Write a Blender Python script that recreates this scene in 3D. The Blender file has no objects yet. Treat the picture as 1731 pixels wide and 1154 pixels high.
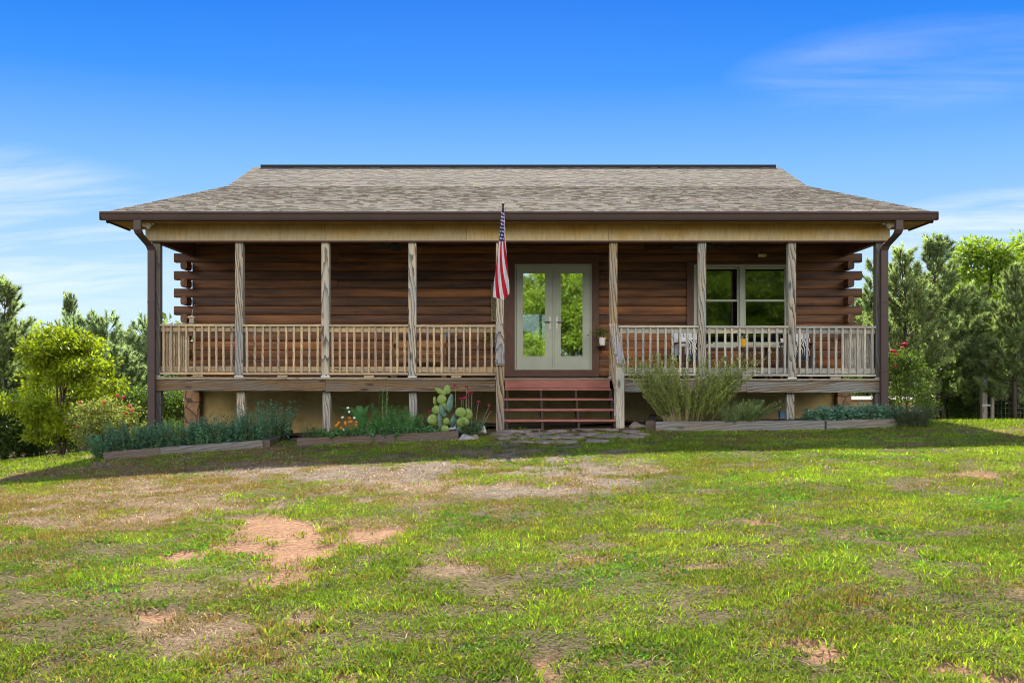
import bpy, math, random
import numpy as np
from mathutils import Vector, Matrix

random.seed(11)
rng = np.random.default_rng(7)
SC = bpy.context.scene
COL = SC.collection
F, CX, HY, EYE, CAMY = 1710.0, 865.5, 642.0, 0.842, -18.0   # how the photograph was taken, in its own pixels


def X(px, d): return (px - CX) * d / F
def Z(py, d): return EYE - (py - HY) * d / F
def P(px, py, d): return Vector((X(px, d), d + CAMY, Z(py, d)))


# ------------------------------------------------------------------ terrain
_ax = [-300, -60, -25, -14, -10, -7, -4, 0, 3, 7, 12, 25, 60, 300]
_az = [-9, -3.6, -2.3, -1.15, -.74, -.44, -.2, -.005, .055, .09, .1, .0, -.5, -4]


def gz(x, y):
    x = np.asarray(x, float); y = np.asarray(y, float)
    d = y - CAMY
    a = np.interp(x, _ax, _az)
    a = (a + np.interp(x - .7, _ax, _az) + np.interp(x + .7, _ax, _az)) / 3
    s = np.interp(x, [-8, -4, 0, 6], [.016, .030, .038, .030])
    front = -s * np.maximum(17 - d, 0) * np.where(d < 0, .35, 1) - np.where(d < 0, s * 17 * .65, 0)
    front = -s * (np.clip(17 - d, 0, 17)) - .008 * np.maximum(-d, 0)
    back = -np.interp(x, [-20, -8, 0, 6, 12], [.02, .03, .03, .045, .045]) * np.clip(d - 18, 0, 55)
    back = np.where((np.abs(x) < 6.6) & (d > 18), back * .5, back)
    return a + front + back


def G(x, y): return float(gz(x, y))


def ground_px(px, py):
    lo, hi = 2.0, 60.0
    d = 3.0
    while d < 60:
        x = X(px, d)
        if EYE - (py - HY) * d / F <= G(x, d + CAMY):
            return Vector((x, d + CAMY, G(x, d + CAMY)))
        d += .02
    return Vector((X(px, 60), 42, G(X(px, 60), 42)))


def vnoise(x, y, scale, seed):
    r = np.random.default_rng(seed)
    t = r.random((64, 64))
    x = np.asarray(x) / scale + 1000.3; y = np.asarray(y) / scale + 1000.7
    xi = np.floor(x).astype(int); yi = np.floor(y).astype(int)
    fx = x - xi; fy = y - yi
    fx = fx * fx * (3 - 2 * fx); fy = fy * fy * (3 - 2 * fy)
    a = t[xi % 64, yi % 64]; b = t[(xi + 1) % 64, yi % 64]
    c = t[xi % 64, (yi + 1) % 64]; e = t[(xi + 1) % 64, (yi + 1) % 64]
    return (a * (1 - fx) + b * fx) * (1 - fy) + (c * (1 - fx) + e * fx) * fy


def fbm(x, y, scale, seed):
    return vnoise(x, y, scale, seed) * .55 + vnoise(x, y, scale * .45, seed + 1) * .3 + vnoise(x, y, scale * .2, seed + 2) * .15


# ------------------------------------------------------------------ materials
def newmat(name):
    m = bpy.data.materials.new(name); m.use_nodes = True
    nt = m.node_tree
    return m, nt, nt.nodes['Principled BSDF'], nt.nodes['Material Output']


def nd(nt, kind, ins=None, **kw):
    n = nt.nodes.new(kind)
    for k, v in kw.items(): setattr(n, k, v)
    for k, v in (ins or {}).items():
        if hasattr(v, 'is_output') or isinstance(v, bpy.types.NodeSocket): nt.links.new(v, n.inputs[k])
        else: n.inputs[k].default_value = v
    return n


def ramp(nt, fac, stops, interp='LINEAR'):
    n = nt.nodes.new('ShaderNodeValToRGB'); n.color_ramp.interpolation = interp
    e = n.color_ramp.elements
    while len(e) < len(stops): e.new(.5)
    for q, (p, c) in zip(e, stops):
        q.position = p; q.color = (*c, 1) if len(c) == 3 else c
    nt.links.new(fac, n.inputs[0])
    return n.outputs[0]


def mix(nt, fac, a, b, mode='MIX'):
    n = nt.nodes.new('ShaderNodeMix'); n.data_type = 'RGBA'; n.blend_type = mode
    for k, v in ((0, fac), (6, a), (7, b)):
        if isinstance(v, bpy.types.NodeSocket): nt.links.new(v, n.inputs[k])
        elif k and len(v) == 3: n.inputs[k].default_value = (*v, 1)
        else: n.inputs[k].default_value = v
    return n.outputs[2]


def math_(nt, op, a, b=0.0):
    n = nt.nodes.new('ShaderNodeMath'); n.operation = op
    for k, v in ((0, a), (1, b)):
        if isinstance(v, bpy.types.NodeSocket): nt.links.new(v, n.inputs[k])
        else: n.inputs[k].default_value = v
    return n.outputs[0]


def attr(nt, name): return nd(nt, 'ShaderNodeAttribute', attribute_name=name)


def bump(nt, bsdf, h, strength=.3, dist=.01):
    b = nd(nt, 'ShaderNodeBump', {'Height': h, 'Strength': strength, 'Distance': dist})
    nt.links.new(b.outputs[0], bsdf.inputs['Normal'])


def plain(name, col, rough=.6, metal=0.0, var=.15, scale=6.0, spec=.3):
    m, nt, b, o = newmat(name)
    tc = nd(nt, 'ShaderNodeTexCoord')
    n = nd(nt, 'ShaderNodeTexNoise', {'Vector': tc.outputs['Object'], 'Scale': scale, 'Detail': 5.0})
    c2 = tuple(min(1, x * (1 + var)) for x in col); c1 = tuple(x * (1 - var) for x in col)
    nt.links.new(ramp(nt, n.outputs[0], [(.3, c1), (.7, c2)]), b.inputs['Base Color'])
    b.inputs['Roughness'].default_value = rough; b.inputs['Metallic'].default_value = metal
    b.inputs['Specular IOR Level'].default_value = spec
    return m


def wood(name, light, mid, dark, ring=26.0, contrast=.5, rough=.75, grey=None, greyamt=.5, warp=.12, knots=True, dk=(.45, .72, .95)):
    """weathered softwood: long distorted growth rings, streaks, knots; runs along the piece (attribute gc)"""
    m, nt, b, o = newmat(name)
    gc = attr(nt, 'gc').outputs['Vector']
    rnd = attr(nt, 'rnd').outputs['Fac']
    mp = nd(nt, 'ShaderNodeMapping', {'Vector': gc, 'Scale': (.55, 3.2, 3.2)})
    n1 = nd(nt, 'ShaderNodeTexNoise', {'Vector': mp.outputs[0], 'Scale': 2.2, 'Detail': 3.0, 'Roughness': .5})
    sub = nd(nt, 'ShaderNodeVectorMath', {0: n1.outputs['Color'], 1: (.5, .5, .5)}, operation='SUBTRACT')
    sc = nd(nt, 'ShaderNodeVectorMath', {0: sub.outputs[0], 'Scale': warp}, operation='SCALE')
    ad = nd(nt, 'ShaderNodeVectorMath', {0: gc, 1: sc.outputs[0]}, operation='ADD')
    mp2 = nd(nt, 'ShaderNodeMapping', {'Vector': ad.outputs[0], 'Rotation': (0, .05, .035)})
    w = nd(nt, 'ShaderNodeTexWave', {'Vector': mp2.outputs[0], 'Scale': ring, 'Distortion': 1.2, 'Detail': 2.0, 'Detail Scale': .6},
           wave_type='RINGS', rings_direction='X', wave_profile='SAW')
    mp3 = nd(nt, 'ShaderNodeMapping', {'Vector': gc, 'Scale': (1.2, 40, 40)})
    n2 = nd(nt, 'ShaderNodeTexNoise', {'Vector': mp3.outputs[0], 'Scale': 1.6, 'Detail': 4.0})
    c = ramp(nt, w.outputs['Fac'], [(.0, light), (dk[0], light), (dk[1], mid), (dk[2], dark), (1, dark if dk[2] < .9 else light)])
    c = mix(nt, math_(nt, 'MULTIPLY', n2.outputs[0], 1.0 - contrast), c, mid)
    st = ramp(nt, n2.outputs[0], [(.3, (.55, .55, .55)), (.5, (1, 1, 1)), (.75, (1.2, 1.18, 1.12))])
    c = mix(nt, .8, c, st, 'MULTIPLY')
    if grey:
        mp4 = nd(nt, 'ShaderNodeMapping', {'Vector': gc, 'Scale': (.9, 5, 5)})
        n3 = nd(nt, 'ShaderNodeTexNoise', {'Vector': mp4.outputs[0], 'Scale': 1.3, 'Detail': 3.0})
        f = ramp(nt, n3.outputs[0], [(.38, (0, 0, 0)), (.62, (greyamt,) * 3)])
        g2 = mix(nt, w.outputs['Fac'], grey, tuple(x * .45 for x in grey))
        c = mix(nt, f, c, g2)
    if knots:
        mp5 = nd(nt, 'ShaderNodeMapping', {'Vector': gc, 'Scale': (1.6, 5, 5)})
        v = nd(nt, 'ShaderNodeTexVoronoi', {'Vector': mp5.outputs[0], 'Scale': .9})
        k = ramp(nt, v.outputs['Distance'], [(.06, (1, 1, 1)), (.15, (0, 0, 0))])
        c = mix(nt, math_(nt, 'MULTIPLY', k, .8), c, tuple(x * .5 for x in dark))
    br = ramp(nt, rnd, [(0, (.76, .76, .78)), (1, (1.2, 1.17, 1.1))])
    c = mix(nt, 1.0, c, br, 'MULTIPLY')
    nt.links.new(c, b.inputs['Base Color'])
    b.inputs['Roughness'].default_value = rough; b.inputs['Specular IOR Level'].default_value = .25
    bump(nt, b, w.outputs['Fac'], .25, .006)
    return m


def leafmat(name, trans=.45, rough=.55, spec=.25, tint=(1.5, 1.45, .55)):
    m, nt, b, o = newmat(name)
    c = attr(nt, 'col').outputs['Color']
    nt.links.new(c, b.inputs['Base Color'])
    b.inputs['Roughness'].default_value = rough; b.inputs['Specular IOR Level'].default_value = spec
    tr = nd(nt, 'ShaderNodeBsdfTranslucent')
    tc = mix(nt, 1.0, c, tint, 'MULTIPLY')
    nt.links.new(tc, tr.inputs[0])
    ms = nd(nt, 'ShaderNodeMixShader', {0: trans})
    nt.links.new(b.outputs[0], ms.inputs[1]); nt.links.new(tr.outputs[0], ms.inputs[2])
    nt.links.new(ms.outputs[0], o.inputs[0])
    return m


# ------------------------------------------------------------------ mesh building
class MB:
    def __init__(s): s.v = []; s.f = []; s.gc = []; s.rnd = []; s.col = []; s.mi = []
    def add(s, vs, fs, gc=None, rnd=None, col=(1, 1, 1), mi=0):
        n = len(s.v)
        s.v += [tuple(p) for p in vs]; s.f += [tuple(i + n for i in f) for f in fs]; s.mi += [mi] * len(fs)
        r = random.random() if rnd is None else rnd
        s.gc += [tuple(p) for p in (gc if gc is not None else vs)]
        s.rnd += [r] * len(vs); s.col += [tuple(col)] * len(vs)
    def box(s, c, size, M=None, mi=0, col=(1, 1, 1), rnd=None, taper=1.0):
        hx, hy, hz = (q / 2 for q in size)
        loc = [Vector((sx * hx * (taper if sz > 0 else 1), sy * hy * (taper if sz > 0 else 1), sz * hz)) for sx in (-1, 1) for sy in (-1, 1) for sz in (-1, 1)]
        k = max(range(3), key=lambda i: size[i]); o1, o2 = [i for i in range(3) if i != k]
        off = Vector((random.uniform(-30, 30), random.uniform(-.16, .16), random.uniform(-.16, .16)))
        gc = [Vector((p[k], p[o1], p[o2])) + off for p in loc]
        c = Vector(c)
        vs = [(M @ p if M is not None else p) + c for p in loc]
        s.add(vs, [(0, 1, 3, 2), (4, 6, 7, 5), (0, 4, 5, 1), (2, 3, 7, 6), (0, 2, 6, 4), (1, 5, 7, 3)], gc, rnd, col, mi)
    def bb(s, x0, x1, y0, y1, z0, z1, **k):
        s.box(((x0 + x1) / 2, (y0 + y1) / 2, (z0 + z1) / 2), (x1 - x0, y1 - y0, z1 - z0), **k)
    def bar(s, p0, p1, w, h, up=(0, 0, 1), **k):
        p0 = Vector(p0); p1 = Vector(p1); a = (p1 - p0); L = a.length; a.normalize()
        u = Vector(up); b = u.cross(a)
        if b.length < 1e-4: b = Vector((1, 0, 0)).cross(a)
        b.normalize(); c = a.cross(b)
        M = Matrix((a, b, c)).transposed()
        s.box((p0 + p1) / 2, (L, w, h), M=M, **k)
    def tube(s, pts, rad, n=8, col=(1, 1, 1), mi=0, cap=True):
        pts = [Vector(p) for p in pts]
        if not hasattr(rad, '__len__'): rad = [rad] * len(pts)
        vs, gc, fs = [], [], []
        L = 0; off = random.uniform(-30, 30)
        up = Vector((.31, .17, .93)).normalized()
        for i, p in enumerate(pts):
            t = (pts[min(i + 1, len(pts) - 1)] - pts[max(i - 1, 0)])
            if t.length < 1e-9: t = Vector((0, 0, 1))
            t.normalize()
            b = up.cross(t)
            if b.length < .05: b = Vector((1, 0, 0)).cross(t)
            b.normalize(); c = t.cross(b)
            if i: L += (p - pts[i - 1]).length
            for k in range(n):
                a = 2 * math.pi * k / n
                q = b * math.cos(a) * rad[i] + c * math.sin(a) * rad[i]
                vs.append(p + q); gc.append((L + off, math.cos(a) * rad[i], math.sin(a) * rad[i]))
        for i in range(len(pts) - 1):
            for k in range(n):
                fs.append((i * n + k, i * n + (k + 1) % n, (i + 1) * n + (k + 1) % n, (i + 1) * n + k))
        if cap:
            fs.append(tuple(range(n - 1, -1, -1))); fs.append(tuple(range((len(pts) - 1) * n, len(pts) * n)))
        s.add(vs, fs, gc, None, col, mi)
    def lathe(s, c, prof, n=16, col=(1, 1, 1), mi=0):
        c = Vector(c)
        s.tube([c + Vector((0, 0, z)) for r, z in prof], [max(r, .0005) for r, z in prof], n, col, mi)
    def prism(s, poly, axis_vec, **k):
        """poly: list of 3-D points (planar); extruded by axis_vec"""
        a = Vector(axis_vec); n = len(poly); poly = [Vector(p) for p in poly]
        vs = poly + [p + a for p in poly]
        fs = [tuple(range(n - 1, -1, -1)), tuple(range(n, 2 * n))] + [(i, (i + 1) % n, (i + 1) % n + n, i + n) for i in range(n)]
        s.add(vs, fs, **k)
    def blob(s, c, r, seed=0, n=10, m=7, amp=.2, flat=0, col=(1, 1, 1), mi=0):
        c = Vector(c); rr = random.Random(seed); vs = []; fs = []
        ph = [(rr.uniform(0, 6.28), rr.uniform(0, 6.28), rr.randint(1, 3), rr.randint(1, 3)) for _ in range(5)]
        for j in range(m + 1):
            th = math.pi * j / m
            for k in range(n):
                a = 2 * math.pi * k / n
                d = 1 + amp * sum(math.sin(q[2] * a + q[0]) * math.sin(q[3] * th + q[1]) for q in ph) * .5
                z = math.cos(th)
                if flat: z = math.copysign(abs(z) ** .5, z)
                vs.append(c + Vector((math.sin(th) * math.cos(a) * r[0] * d, math.sin(th) * math.sin(a) * r[1] * d, z * r[2] * (d if not flat else 1))))
        for j in range(m):
            for k in range(n):
                fs.append((j * n + k, (j + 1) * n + k, (j + 1) * n + (k + 1) % n, j * n + (k + 1) % n))
        s.add(vs, fs, None, None, col, mi)
    def build(s, name, mats, parent=None, off=None, smooth=False, bevel=0.0):
        me = bpy.data.meshes.new(name)
        o3 = Vector(off) if off is not None else Vector((0, 0, 0))
        me.from_pydata([tuple(Vector(p) - o3) for p in s.v] if off is not None else s.v, [], s.f)
        for nm, ty, dat in (('gc', 'FLOAT_VECTOR', s.gc), ('rnd', 'FLOAT', s.rnd), ('col', 'FLOAT_COLOR', s.col)):
            a = me.attributes.new(nm, ty, 'POINT')
            if ty == 'FLOAT_VECTOR': a.data.foreach_set('vector', np.array(dat, np.float32).ravel())
            elif ty == 'FLOAT': a.data.foreach_set('value', np.array(dat, np.float32))
            else: a.data.foreach_set('color', np.c_[np.array(dat, np.float32), np.ones(len(dat), np.float32)].ravel())
        if not isinstance(mats, (list, tuple)): mats = [mats]
        for m in mats: me.materials.append(m)
        if len(mats) > 1: me.polygons.foreach_set('material_index', np.array(s.mi, np.int32))
        if smooth: me.polygons.foreach_set('use_smooth', np.ones(len(s.f), bool))
        me.update()
        ob = bpy.data.objects.new(name, me); COL.objects.link(ob)
        if parent: ob.parent = parent
        if bevel:
            md = ob.modifiers.new('edge', 'BEVEL'); md.width = bevel; md.segments = 1; md.limit_method = 'ANGLE'
        return ob


def fast(name, v, f, col, mat, parent=None, smooth=False):
    """v (N,3), f (M,k), col (N,3) straight into one mesh object"""
    me = bpy.data.meshes.new(name)
    v = np.ascontiguousarray(v, np.float32); f = np.ascontiguousarray(f, np.int32)
    me.vertices.add(len(v)); me.vertices.foreach_set('co', v.ravel())
    k = f.shape[1]
    me.loops.add(f.size); me.loops.foreach_set('vertex_index', f.ravel())
    me.polygons.add(len(f)); me.polygons.foreach_set('loop_start', np.arange(len(f), dtype=np.int32) * k)
    a = me.attributes.new('col', 'FLOAT_COLOR', 'POINT')
    a.data.foreach_set('color', np.c_[col, np.ones(len(col))].astype(np.float32).ravel())
    if smooth: me.polygons.foreach_set('use_smooth', np.ones(len(f), bool))
    me.materials.append(mat); me.update(calc_edges=True)
    ob = bpy.data.objects.new(name, me); COL.objects.link(ob)
    if parent: ob.parent = parent
    return ob


def leaves(c, L, W, col, droop=.2, seed=0, nrm=None, axis=None, fold=.25):
    """folded diamond leaves: c (N,3), L/W scalars or (N,), col (N,3)"""
    r = np.random.default_rng(seed); n = len(c)
    a = r.normal(size=(n, 3)) if axis is None else axis + r.normal(size=(n, 3)) * .35
    a[:, 2] -= droop
    a /= np.linalg.norm(a, axis=1)[:, None] + 1e-9
    u = r.normal(size=(n, 3)); u[:, 2] += .6
    b = np.cross(u, a); b /= np.linalg.norm(b, axis=1)[:, None] + 1e-9
    nn = np.cross(a, b)
    L = np.broadcast_to(L, n)[:, None] * r.uniform(.7, 1.25, (n, 1)); W = np.broadcast_to(W, n)[:, None] * r.uniform(.75, 1.2, (n, 1))
    p0 = c; p2 = c + a * L; m = c + a * L * .45
    p1 = m + b * W * .5 + nn * W * fold; p3 = m - b * W * .5 + nn * W * fold
    v = np.stack([p0, p1, p2, p3], 1).reshape(-1, 3)
    i = np.arange(n)[:, None] * 4
    f = np.concatenate([np.c_[i, i + 1, i + 2], np.c_[i, i + 2, i + 3]])
    return v, f, np.repeat(col, 4, 0)


def blades(p, h, w, col, lean, seed=0, tipcol=None, az=None, curve=.6):
    """bent grass blades: p (N,3), h,w (N,), lean (N,) sideways run of the tip as a share of h"""
    r = np.random.default_rng(seed); n = len(p)
    az = r.uniform(0, 2 * np.pi, n) if az is None else az
    fa = az + r.uniform(-1.6, 1.6, n)
    d = np.c_[np.cos(az), np.sin(az), np.zeros(n)]; s = np.c_[np.cos(fa), np.sin(fa), np.zeros(n)]
    h = np.broadcast_to(h, n)[:, None]; w = np.broadcast_to(w, n)[:, None]; lean = np.broadcast_to(lean, n)[:, None]
    up = np.array([0, 0, 1.0])
    mid = p + up * h * .58 + d * h * lean * (.5 - .25 * curve)
    tip = p + up * h * (1 - .25 * np.minimum(lean, 1.5)) + d * h * lean
    v = np.stack([p - s * w * .5, p + s * w * .5, mid + s * w * .42, mid - s * w * .42, tip], 1).reshape(-1, 3)
    i = np.arange(n)[:, None] * 5
    f = np.concatenate([np.c_[i, i + 1, i + 2], np.c_[i, i + 2, i + 3], np.c_[i + 3, i + 2, i + 4]])
    c = np.repeat(col, 5, 0)
    if tipcol is not None: c.reshape(n, 5, 3)[:, 4] = tipcol
    return v, f, c


def cat(parts):
    V, Fa, C = [], [], []; n = 0
    for v, f, c in parts:
        V.append(v); Fa.append(f + n); C.append(c); n += len(v)
    return np.concatenate(V), np.concatenate(Fa), np.concatenate(C)


def vary(col, n, amt=.2, hue=.08, seed=0):
    r = np.random.default_rng(seed)
    c = np.array(col)[None] * (1 + r.normal(0, amt, (n, 1)))
    c = c * (1 + r.normal(0, hue, (n, 3)))
    return np.clip(c, .004, .95)


# ------------------------------------------------------------------ bookkeeping
def tag(o, label=None, cat_=None, group=None, kind=None):
    if label: o['label'] = label
    if cat_: o['category'] = cat_
    if group: o['group'] = group
    if kind: o['kind'] = kind
    return o


def thing(name, label, cat_, loc=(0, 0, 0), rz=0.0, group=None):
    o = bpy.data.objects.new(name, None); COL.objects.link(o)
    o.location = loc; o.rotation_euler = (0, 0, rz); o.empty_display_size = .1
    return tag(o, label, cat_, group)


def children(o): return [c for c in COL.objects if c.parent is o]


def dup(root, loc, rz=0.0, s=1.0, label=None, group=None, kids=None):
    r = root.copy(); COL.objects.link(r); r.location = loc; r.rotation_euler = (0, 0, rz)
    r.scale = (s, s, s) if not hasattr(s, '__len__') else s
    if label: r['label'] = label
    if group: r['group'] = group
    for ch in (kids or children(root)):
        c = ch.copy(); COL.objects.link(c); c.parent = r
    return r
# ================================================================== materials
def log_stain():
    m, nt, b, o = newmat('log_stain')
    gc = attr(nt, 'gc').outputs['Vector']; rnd = attr(nt, 'rnd').outputs['Fac']
    mp = nd(nt, 'ShaderNodeMapping', {'Vector': gc, 'Scale': (.8, 14, 14)})
    n1 = nd(nt, 'ShaderNodeTexNoise', {'Vector': mp.outputs[0], 'Scale': 2.0, 'Detail': 6.0, 'Roughness': .6})
    mp2 = nd(nt, 'ShaderNodeMapping', {'Vector': gc, 'Scale': (.5, 4, 4)})
    n2 = nd(nt, 'ShaderNodeTexNoise', {'Vector': mp2.outputs[0], 'Scale': 1.6, 'Detail': 4.0})
    c = ramp(nt, n1.outputs[0], [(.25, (.030, .015, .010)), (.5, (.082, .038, .022)), (.72, (.145, .068, .033)), (.85, (.25, .125, .058))])
    og = ramp(nt, n2.outputs[0], [(.40, (0, 0, 0)), (.66, (.85, .85, .85))])
    c = mix(nt, og, c, mix(nt, n1.outputs[0], (.09, .036, .015), (.36, .16, .052)))
    br = ramp(nt, rnd, [(0, (.62, .61, .67)), (.6, (.98, .93, .93)), (1, (1.6, 1.42, 1.18))])
    c = mix(nt, 1.0, c, br, 'MULTIPLY')
    mp3 = nd(nt, 'ShaderNodeMapping', {'Vector': gc, 'Scale': (1.5, 6, 6)})
    v = nd(nt, 'ShaderNodeTexVoronoi', {'Vector': mp3.outputs[0], 'Scale': 1.0})
    k = ramp(nt, v.outputs['Distance'], [(.05, (.8, .8, .8)), (.11, (0, 0, 0))])
    c = mix(nt, k, c, (.018, .008, .006))
    nt.links.new(c, b.inputs['Base Color']); b.inputs['Roughness'].default_value = .55
    b.inputs['Specular IOR Level'].default_value = .35
    bump(nt, b, n1.outputs[0], .35, .01)
    return m


def shingle_mat():
    m, nt, b, o = newmat('asphalt_shingle')
    c = attr(nt, 'col').outputs['Color']
    tc = nd(nt, 'ShaderNodeTexCoord')
    n = nd(nt, 'ShaderNodeTexNoise', {'Vector': tc.outputs['Object'], 'Scale': 90.0, 'Detail': 2.0})
    n2 = nd(nt, 'ShaderNodeTexNoise', {'Vector': tc.outputs['Object'], 'Scale': .9, 'Detail': 4.0})
    c = mix(nt, .6, c, ramp(nt, n.outputs[0], [(.3, (.6, .6, .6)), (.7, (1.35, 1.35, 1.35))]), 'MULTIPLY')
    c = mix(nt, .6, c, ramp(nt, n2.outputs[0], [(.3, (.8, .8, .82)), (.7, (1.18, 1.16, 1.1))]), 'MULTIPLY')
    nt.links.new(c, b.inputs['Base Color']); b.inputs['Roughness'].default_value = .95
    b.inputs['Specular IOR Level'].default_value = .1
    return m


def plywood_mat():
    m, nt, b, o = newmat('weathered_plywood')
    gc = attr(nt, 'gc').outputs['Vector']; rnd = attr(nt, 'rnd').outputs['Fac']
    mp = nd(nt, 'ShaderNodeMapping', {'Vector': gc, 'Scale': (9, 1.0, 1.6)})
    n1 = nd(nt, 'ShaderNodeTexNoise', {'Vector': mp.outputs[0], 'Scale': 2.5, 'Detail': 6.0, 'Roughness': .65})
    n2 = nd(nt, 'ShaderNodeTexNoise', {'Vector': gc, 'Scale': 1.4, 'Detail': 5.0})
    tc = nd(nt, 'ShaderNodeTexCoord'); sp = nd(nt, 'ShaderNodeSeparateXYZ', {0: tc.outputs['Object']})
    h = nd(nt, 'ShaderNodeMapRange', {0: sp.outputs[2], 1: 3.30, 2: 3.62})
    h2 = math_(nt, 'ADD', h.outputs[0], math_(nt, 'MULTIPLY', math_(nt, 'SUBTRACT', n2.outputs[0], .5), 1.3))
    c = ramp(nt, h2, [(.25, (.40, .33, .20)), (.6, (.40, .27, .09)), (.95, (.30, .175, .04))])   # lighter and greyer towards the lower edge
    c = mix(nt, .55, c, ramp(nt, n1.outputs[0], [(.3, (.6, .57, .5)), (.6, (1.1, 1.1, 1.08))]), 'MULTIPLY')
    c = mix(nt, 1.0, c, ramp(nt, rnd, [(0, (.85, .86, .9)), (1, (1.12, 1.08, 1))]), 'MULTIPLY')
    nt.links.new(c, b.inputs['Base Color']); b.inputs['Roughness'].default_value = .8
    return m


def painted_wood(name, col, worn, rough=.6):
    m, nt, b, o = newmat(name)
    gc = attr(nt, 'gc').outputs['Vector']
    mp = nd(nt, 'ShaderNodeMapping', {'Vector': gc, 'Scale': (2, 14, 14)})
    n = nd(nt, 'ShaderNodeTexNoise', {'Vector': mp.outputs[0], 'Scale': 2.5, 'Detail': 6.0})
    c = ramp(nt, n.outputs[0], [(.28, tuple(q * .72 for q in col)), (.5, col), (.66, tuple(q * 1.15 for q in col)), (.78, worn)])
    nt.links.new(c, b.inputs['Base Color']); b.inputs['Roughness'].default_value = rough
    bump(nt, b, n.outputs[0], .15, .004)
    return m


def glass_mat(name, refl, tint=(.9, .95, .92), rough=.004):
    m, nt, b, o = newmat(name)
    tr = nd(nt, 'ShaderNodeBsdfTransparent', {0: (*tint, 1)})
    gl = nd(nt, 'ShaderNodeBsdfGlossy', {0: (1, 1, 1, 1), 'Roughness': rough})
    tc = nd(nt, 'ShaderNodeTexCoord')
    n = nd(nt, 'ShaderNodeTexNoise', {'Vector': tc.outputs['Object'], 'Scale': 1.6, 'Detail': 1.0})
    bp = nd(nt, 'ShaderNodeBump', {'Height': n.outputs[0], 'Strength': .02, 'Distance': .02})
    nt.links.new(bp.outputs[0], gl.inputs['Normal'])
    lw = nd(nt, 'ShaderNodeLayerWeight', {0: .12})
    f = math_(nt, 'ADD', math_(nt, 'MULTIPLY', lw.outputs['Fresnel'], 1 - refl), refl)
    ms = nd(nt, 'ShaderNodeMixShader', {0: f})
    nt.links.new(tr.outputs[0], ms.inputs[1]); nt.links.new(gl.outputs[0], ms.inputs[2])
    nt.links.new(ms.outputs[0], o.inputs[0])
    return m


def stone_mat(name, c1, c2, c3, scale=7.0, mortar=None):
    m, nt, b, o = newmat(name)
    tc = nd(nt, 'ShaderNodeTexCoord')
    n = nd(nt, 'ShaderNodeTexNoise', {'Vector': tc.outputs['Object'], 'Scale': scale, 'Detail': 8.0, 'Roughness': .65})
    c = ramp(nt, n.outputs[0], [(.3, c1), (.5, c2), (.7, c3)])
    h = n.outputs[0]
    if mortar:
        nn = nd(nt, 'ShaderNodeTexNoise', {'Vector': tc.outputs['Object'], 'Scale': 3.0, 'Detail': 2.0})
        wv = mix(nt, .12, tc.outputs['Object'], nn.outputs['Color'])
        v = nd(nt, 'ShaderNodeTexVoronoi', {'Vector': wv, 'Scale': 4.6}, feature='DISTANCE_TO_EDGE')
        v2 = nd(nt, 'ShaderNodeTexVoronoi', {'Vector': wv, 'Scale': 4.6})
        c = mix(nt, .5, c, ramp(nt, nd(nt, 'ShaderNodeSeparateColor', {0: v2.outputs['Color']}).outputs[0], [(0, (.55, .5, .45)), (1, (1.5, 1.35, 1.15))]), 'MULTIPLY')
        e = ramp(nt, v.outputs['Distance'], [(.03, (1, 1, 1)), (.07, (0, 0, 0))])
        c = mix(nt, e, c, mortar); h = v.outputs['Distance']
    nt.links.new(c, b.inputs['Base Color']); b.inputs['Roughness'].default_value = .85
    bump(nt, b, h, .6, .02)
    return m


M_log = log_stain()
M_trim = painted_wood('brown_trim', (.085, .035, .022), (.16, .07, .035))
M_post = wood('weathered_post', (.46, .40, .30), (.32, .26, .18), (.055, .05, .045), ring=11, contrast=.9, grey=(.35, .37, .37), greyamt=.85, warp=.10, dk=(.38, .64, .88))
M_cpost = wood('shadowed_corner_post', (.14, .12, .10), (.10, .085, .07), (.03, .026, .022), ring=10, grey=(.15, .155, .155), greyamt=.7)  # shadow on the corner posts put into the wood as a darker colour
M_newel = wood('stair_post_wood', (.42, .30, .15), (.29, .19, .09), (.08, .055, .03), ring=9, contrast=.9, warp=.09, dk=(.4, .62, .82), grey=(.33, .33, .32), greyamt=.6)
M_rail = wood('rail_wood_warm', (.56, .43, .26), (.44, .32, .18), (.15, .11, .07), ring=20, contrast=.6, grey=(.40, .36, .30), greyamt=.7)
M_railg = wood('rail_wood_grey', (.56, .52, .42), (.43, .39, .31), (.12, .10, .08), ring=20, contrast=.6, grey=(.42, .44, .43), greyamt=.8)
M_rim = wood('rim_beam_wood', (.225, .145, .075), (.165, .105, .055), (.075, .048, .03), ring=10, contrast=.8, warp=.08, grey=(.21, .19, .165), greyamt=.7, dk=(.4, .62, .82))
M_rimg = wood('rim_beam_grey', (.24, .195, .14), (.18, .14, .095), (.075, .052, .034), ring=10, contrast=.8, warp=.08, grey=(.30, .32, .32), greyamt=.85, dk=(.4, .62, .82))
M_deck = wood('deck_boards', (.34, .29, .22), (.27, .22, .16), (.1, .08, .06), ring=16)
M_red = painted_wood('red_step_paint', (.30, .105, .078), (.36, .2, .15))
M_shing = shingle_mat()
M_ply = plywood_mat()
M_brown = plain('brown_gutter_metal', (.058, .038, .035), .42, .0, .08, 3)
M_black = plain('black_ridge_vent', (.012, .013, .015), .7)
M_sage = plain('sage_paint', (.37, .41, .34), .5, 0, .06, 4)
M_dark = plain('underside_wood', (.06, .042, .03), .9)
M_ceil = wood('porch_ceiling', (.50, .33, .19), (.40, .25, .13), (.05, .025, .015), ring=20)
M_found = stone_mat('foundation_stucco', (.36, .25, .09), (.50, .37, .15), (.60, .46, .22), 2.2)
M_stone = stone_mat('stone_veneer', (.22, .13, .075), (.36, .22, .12), (.45, .30, .17), 9.0, (.10, .075, .05))
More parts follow.
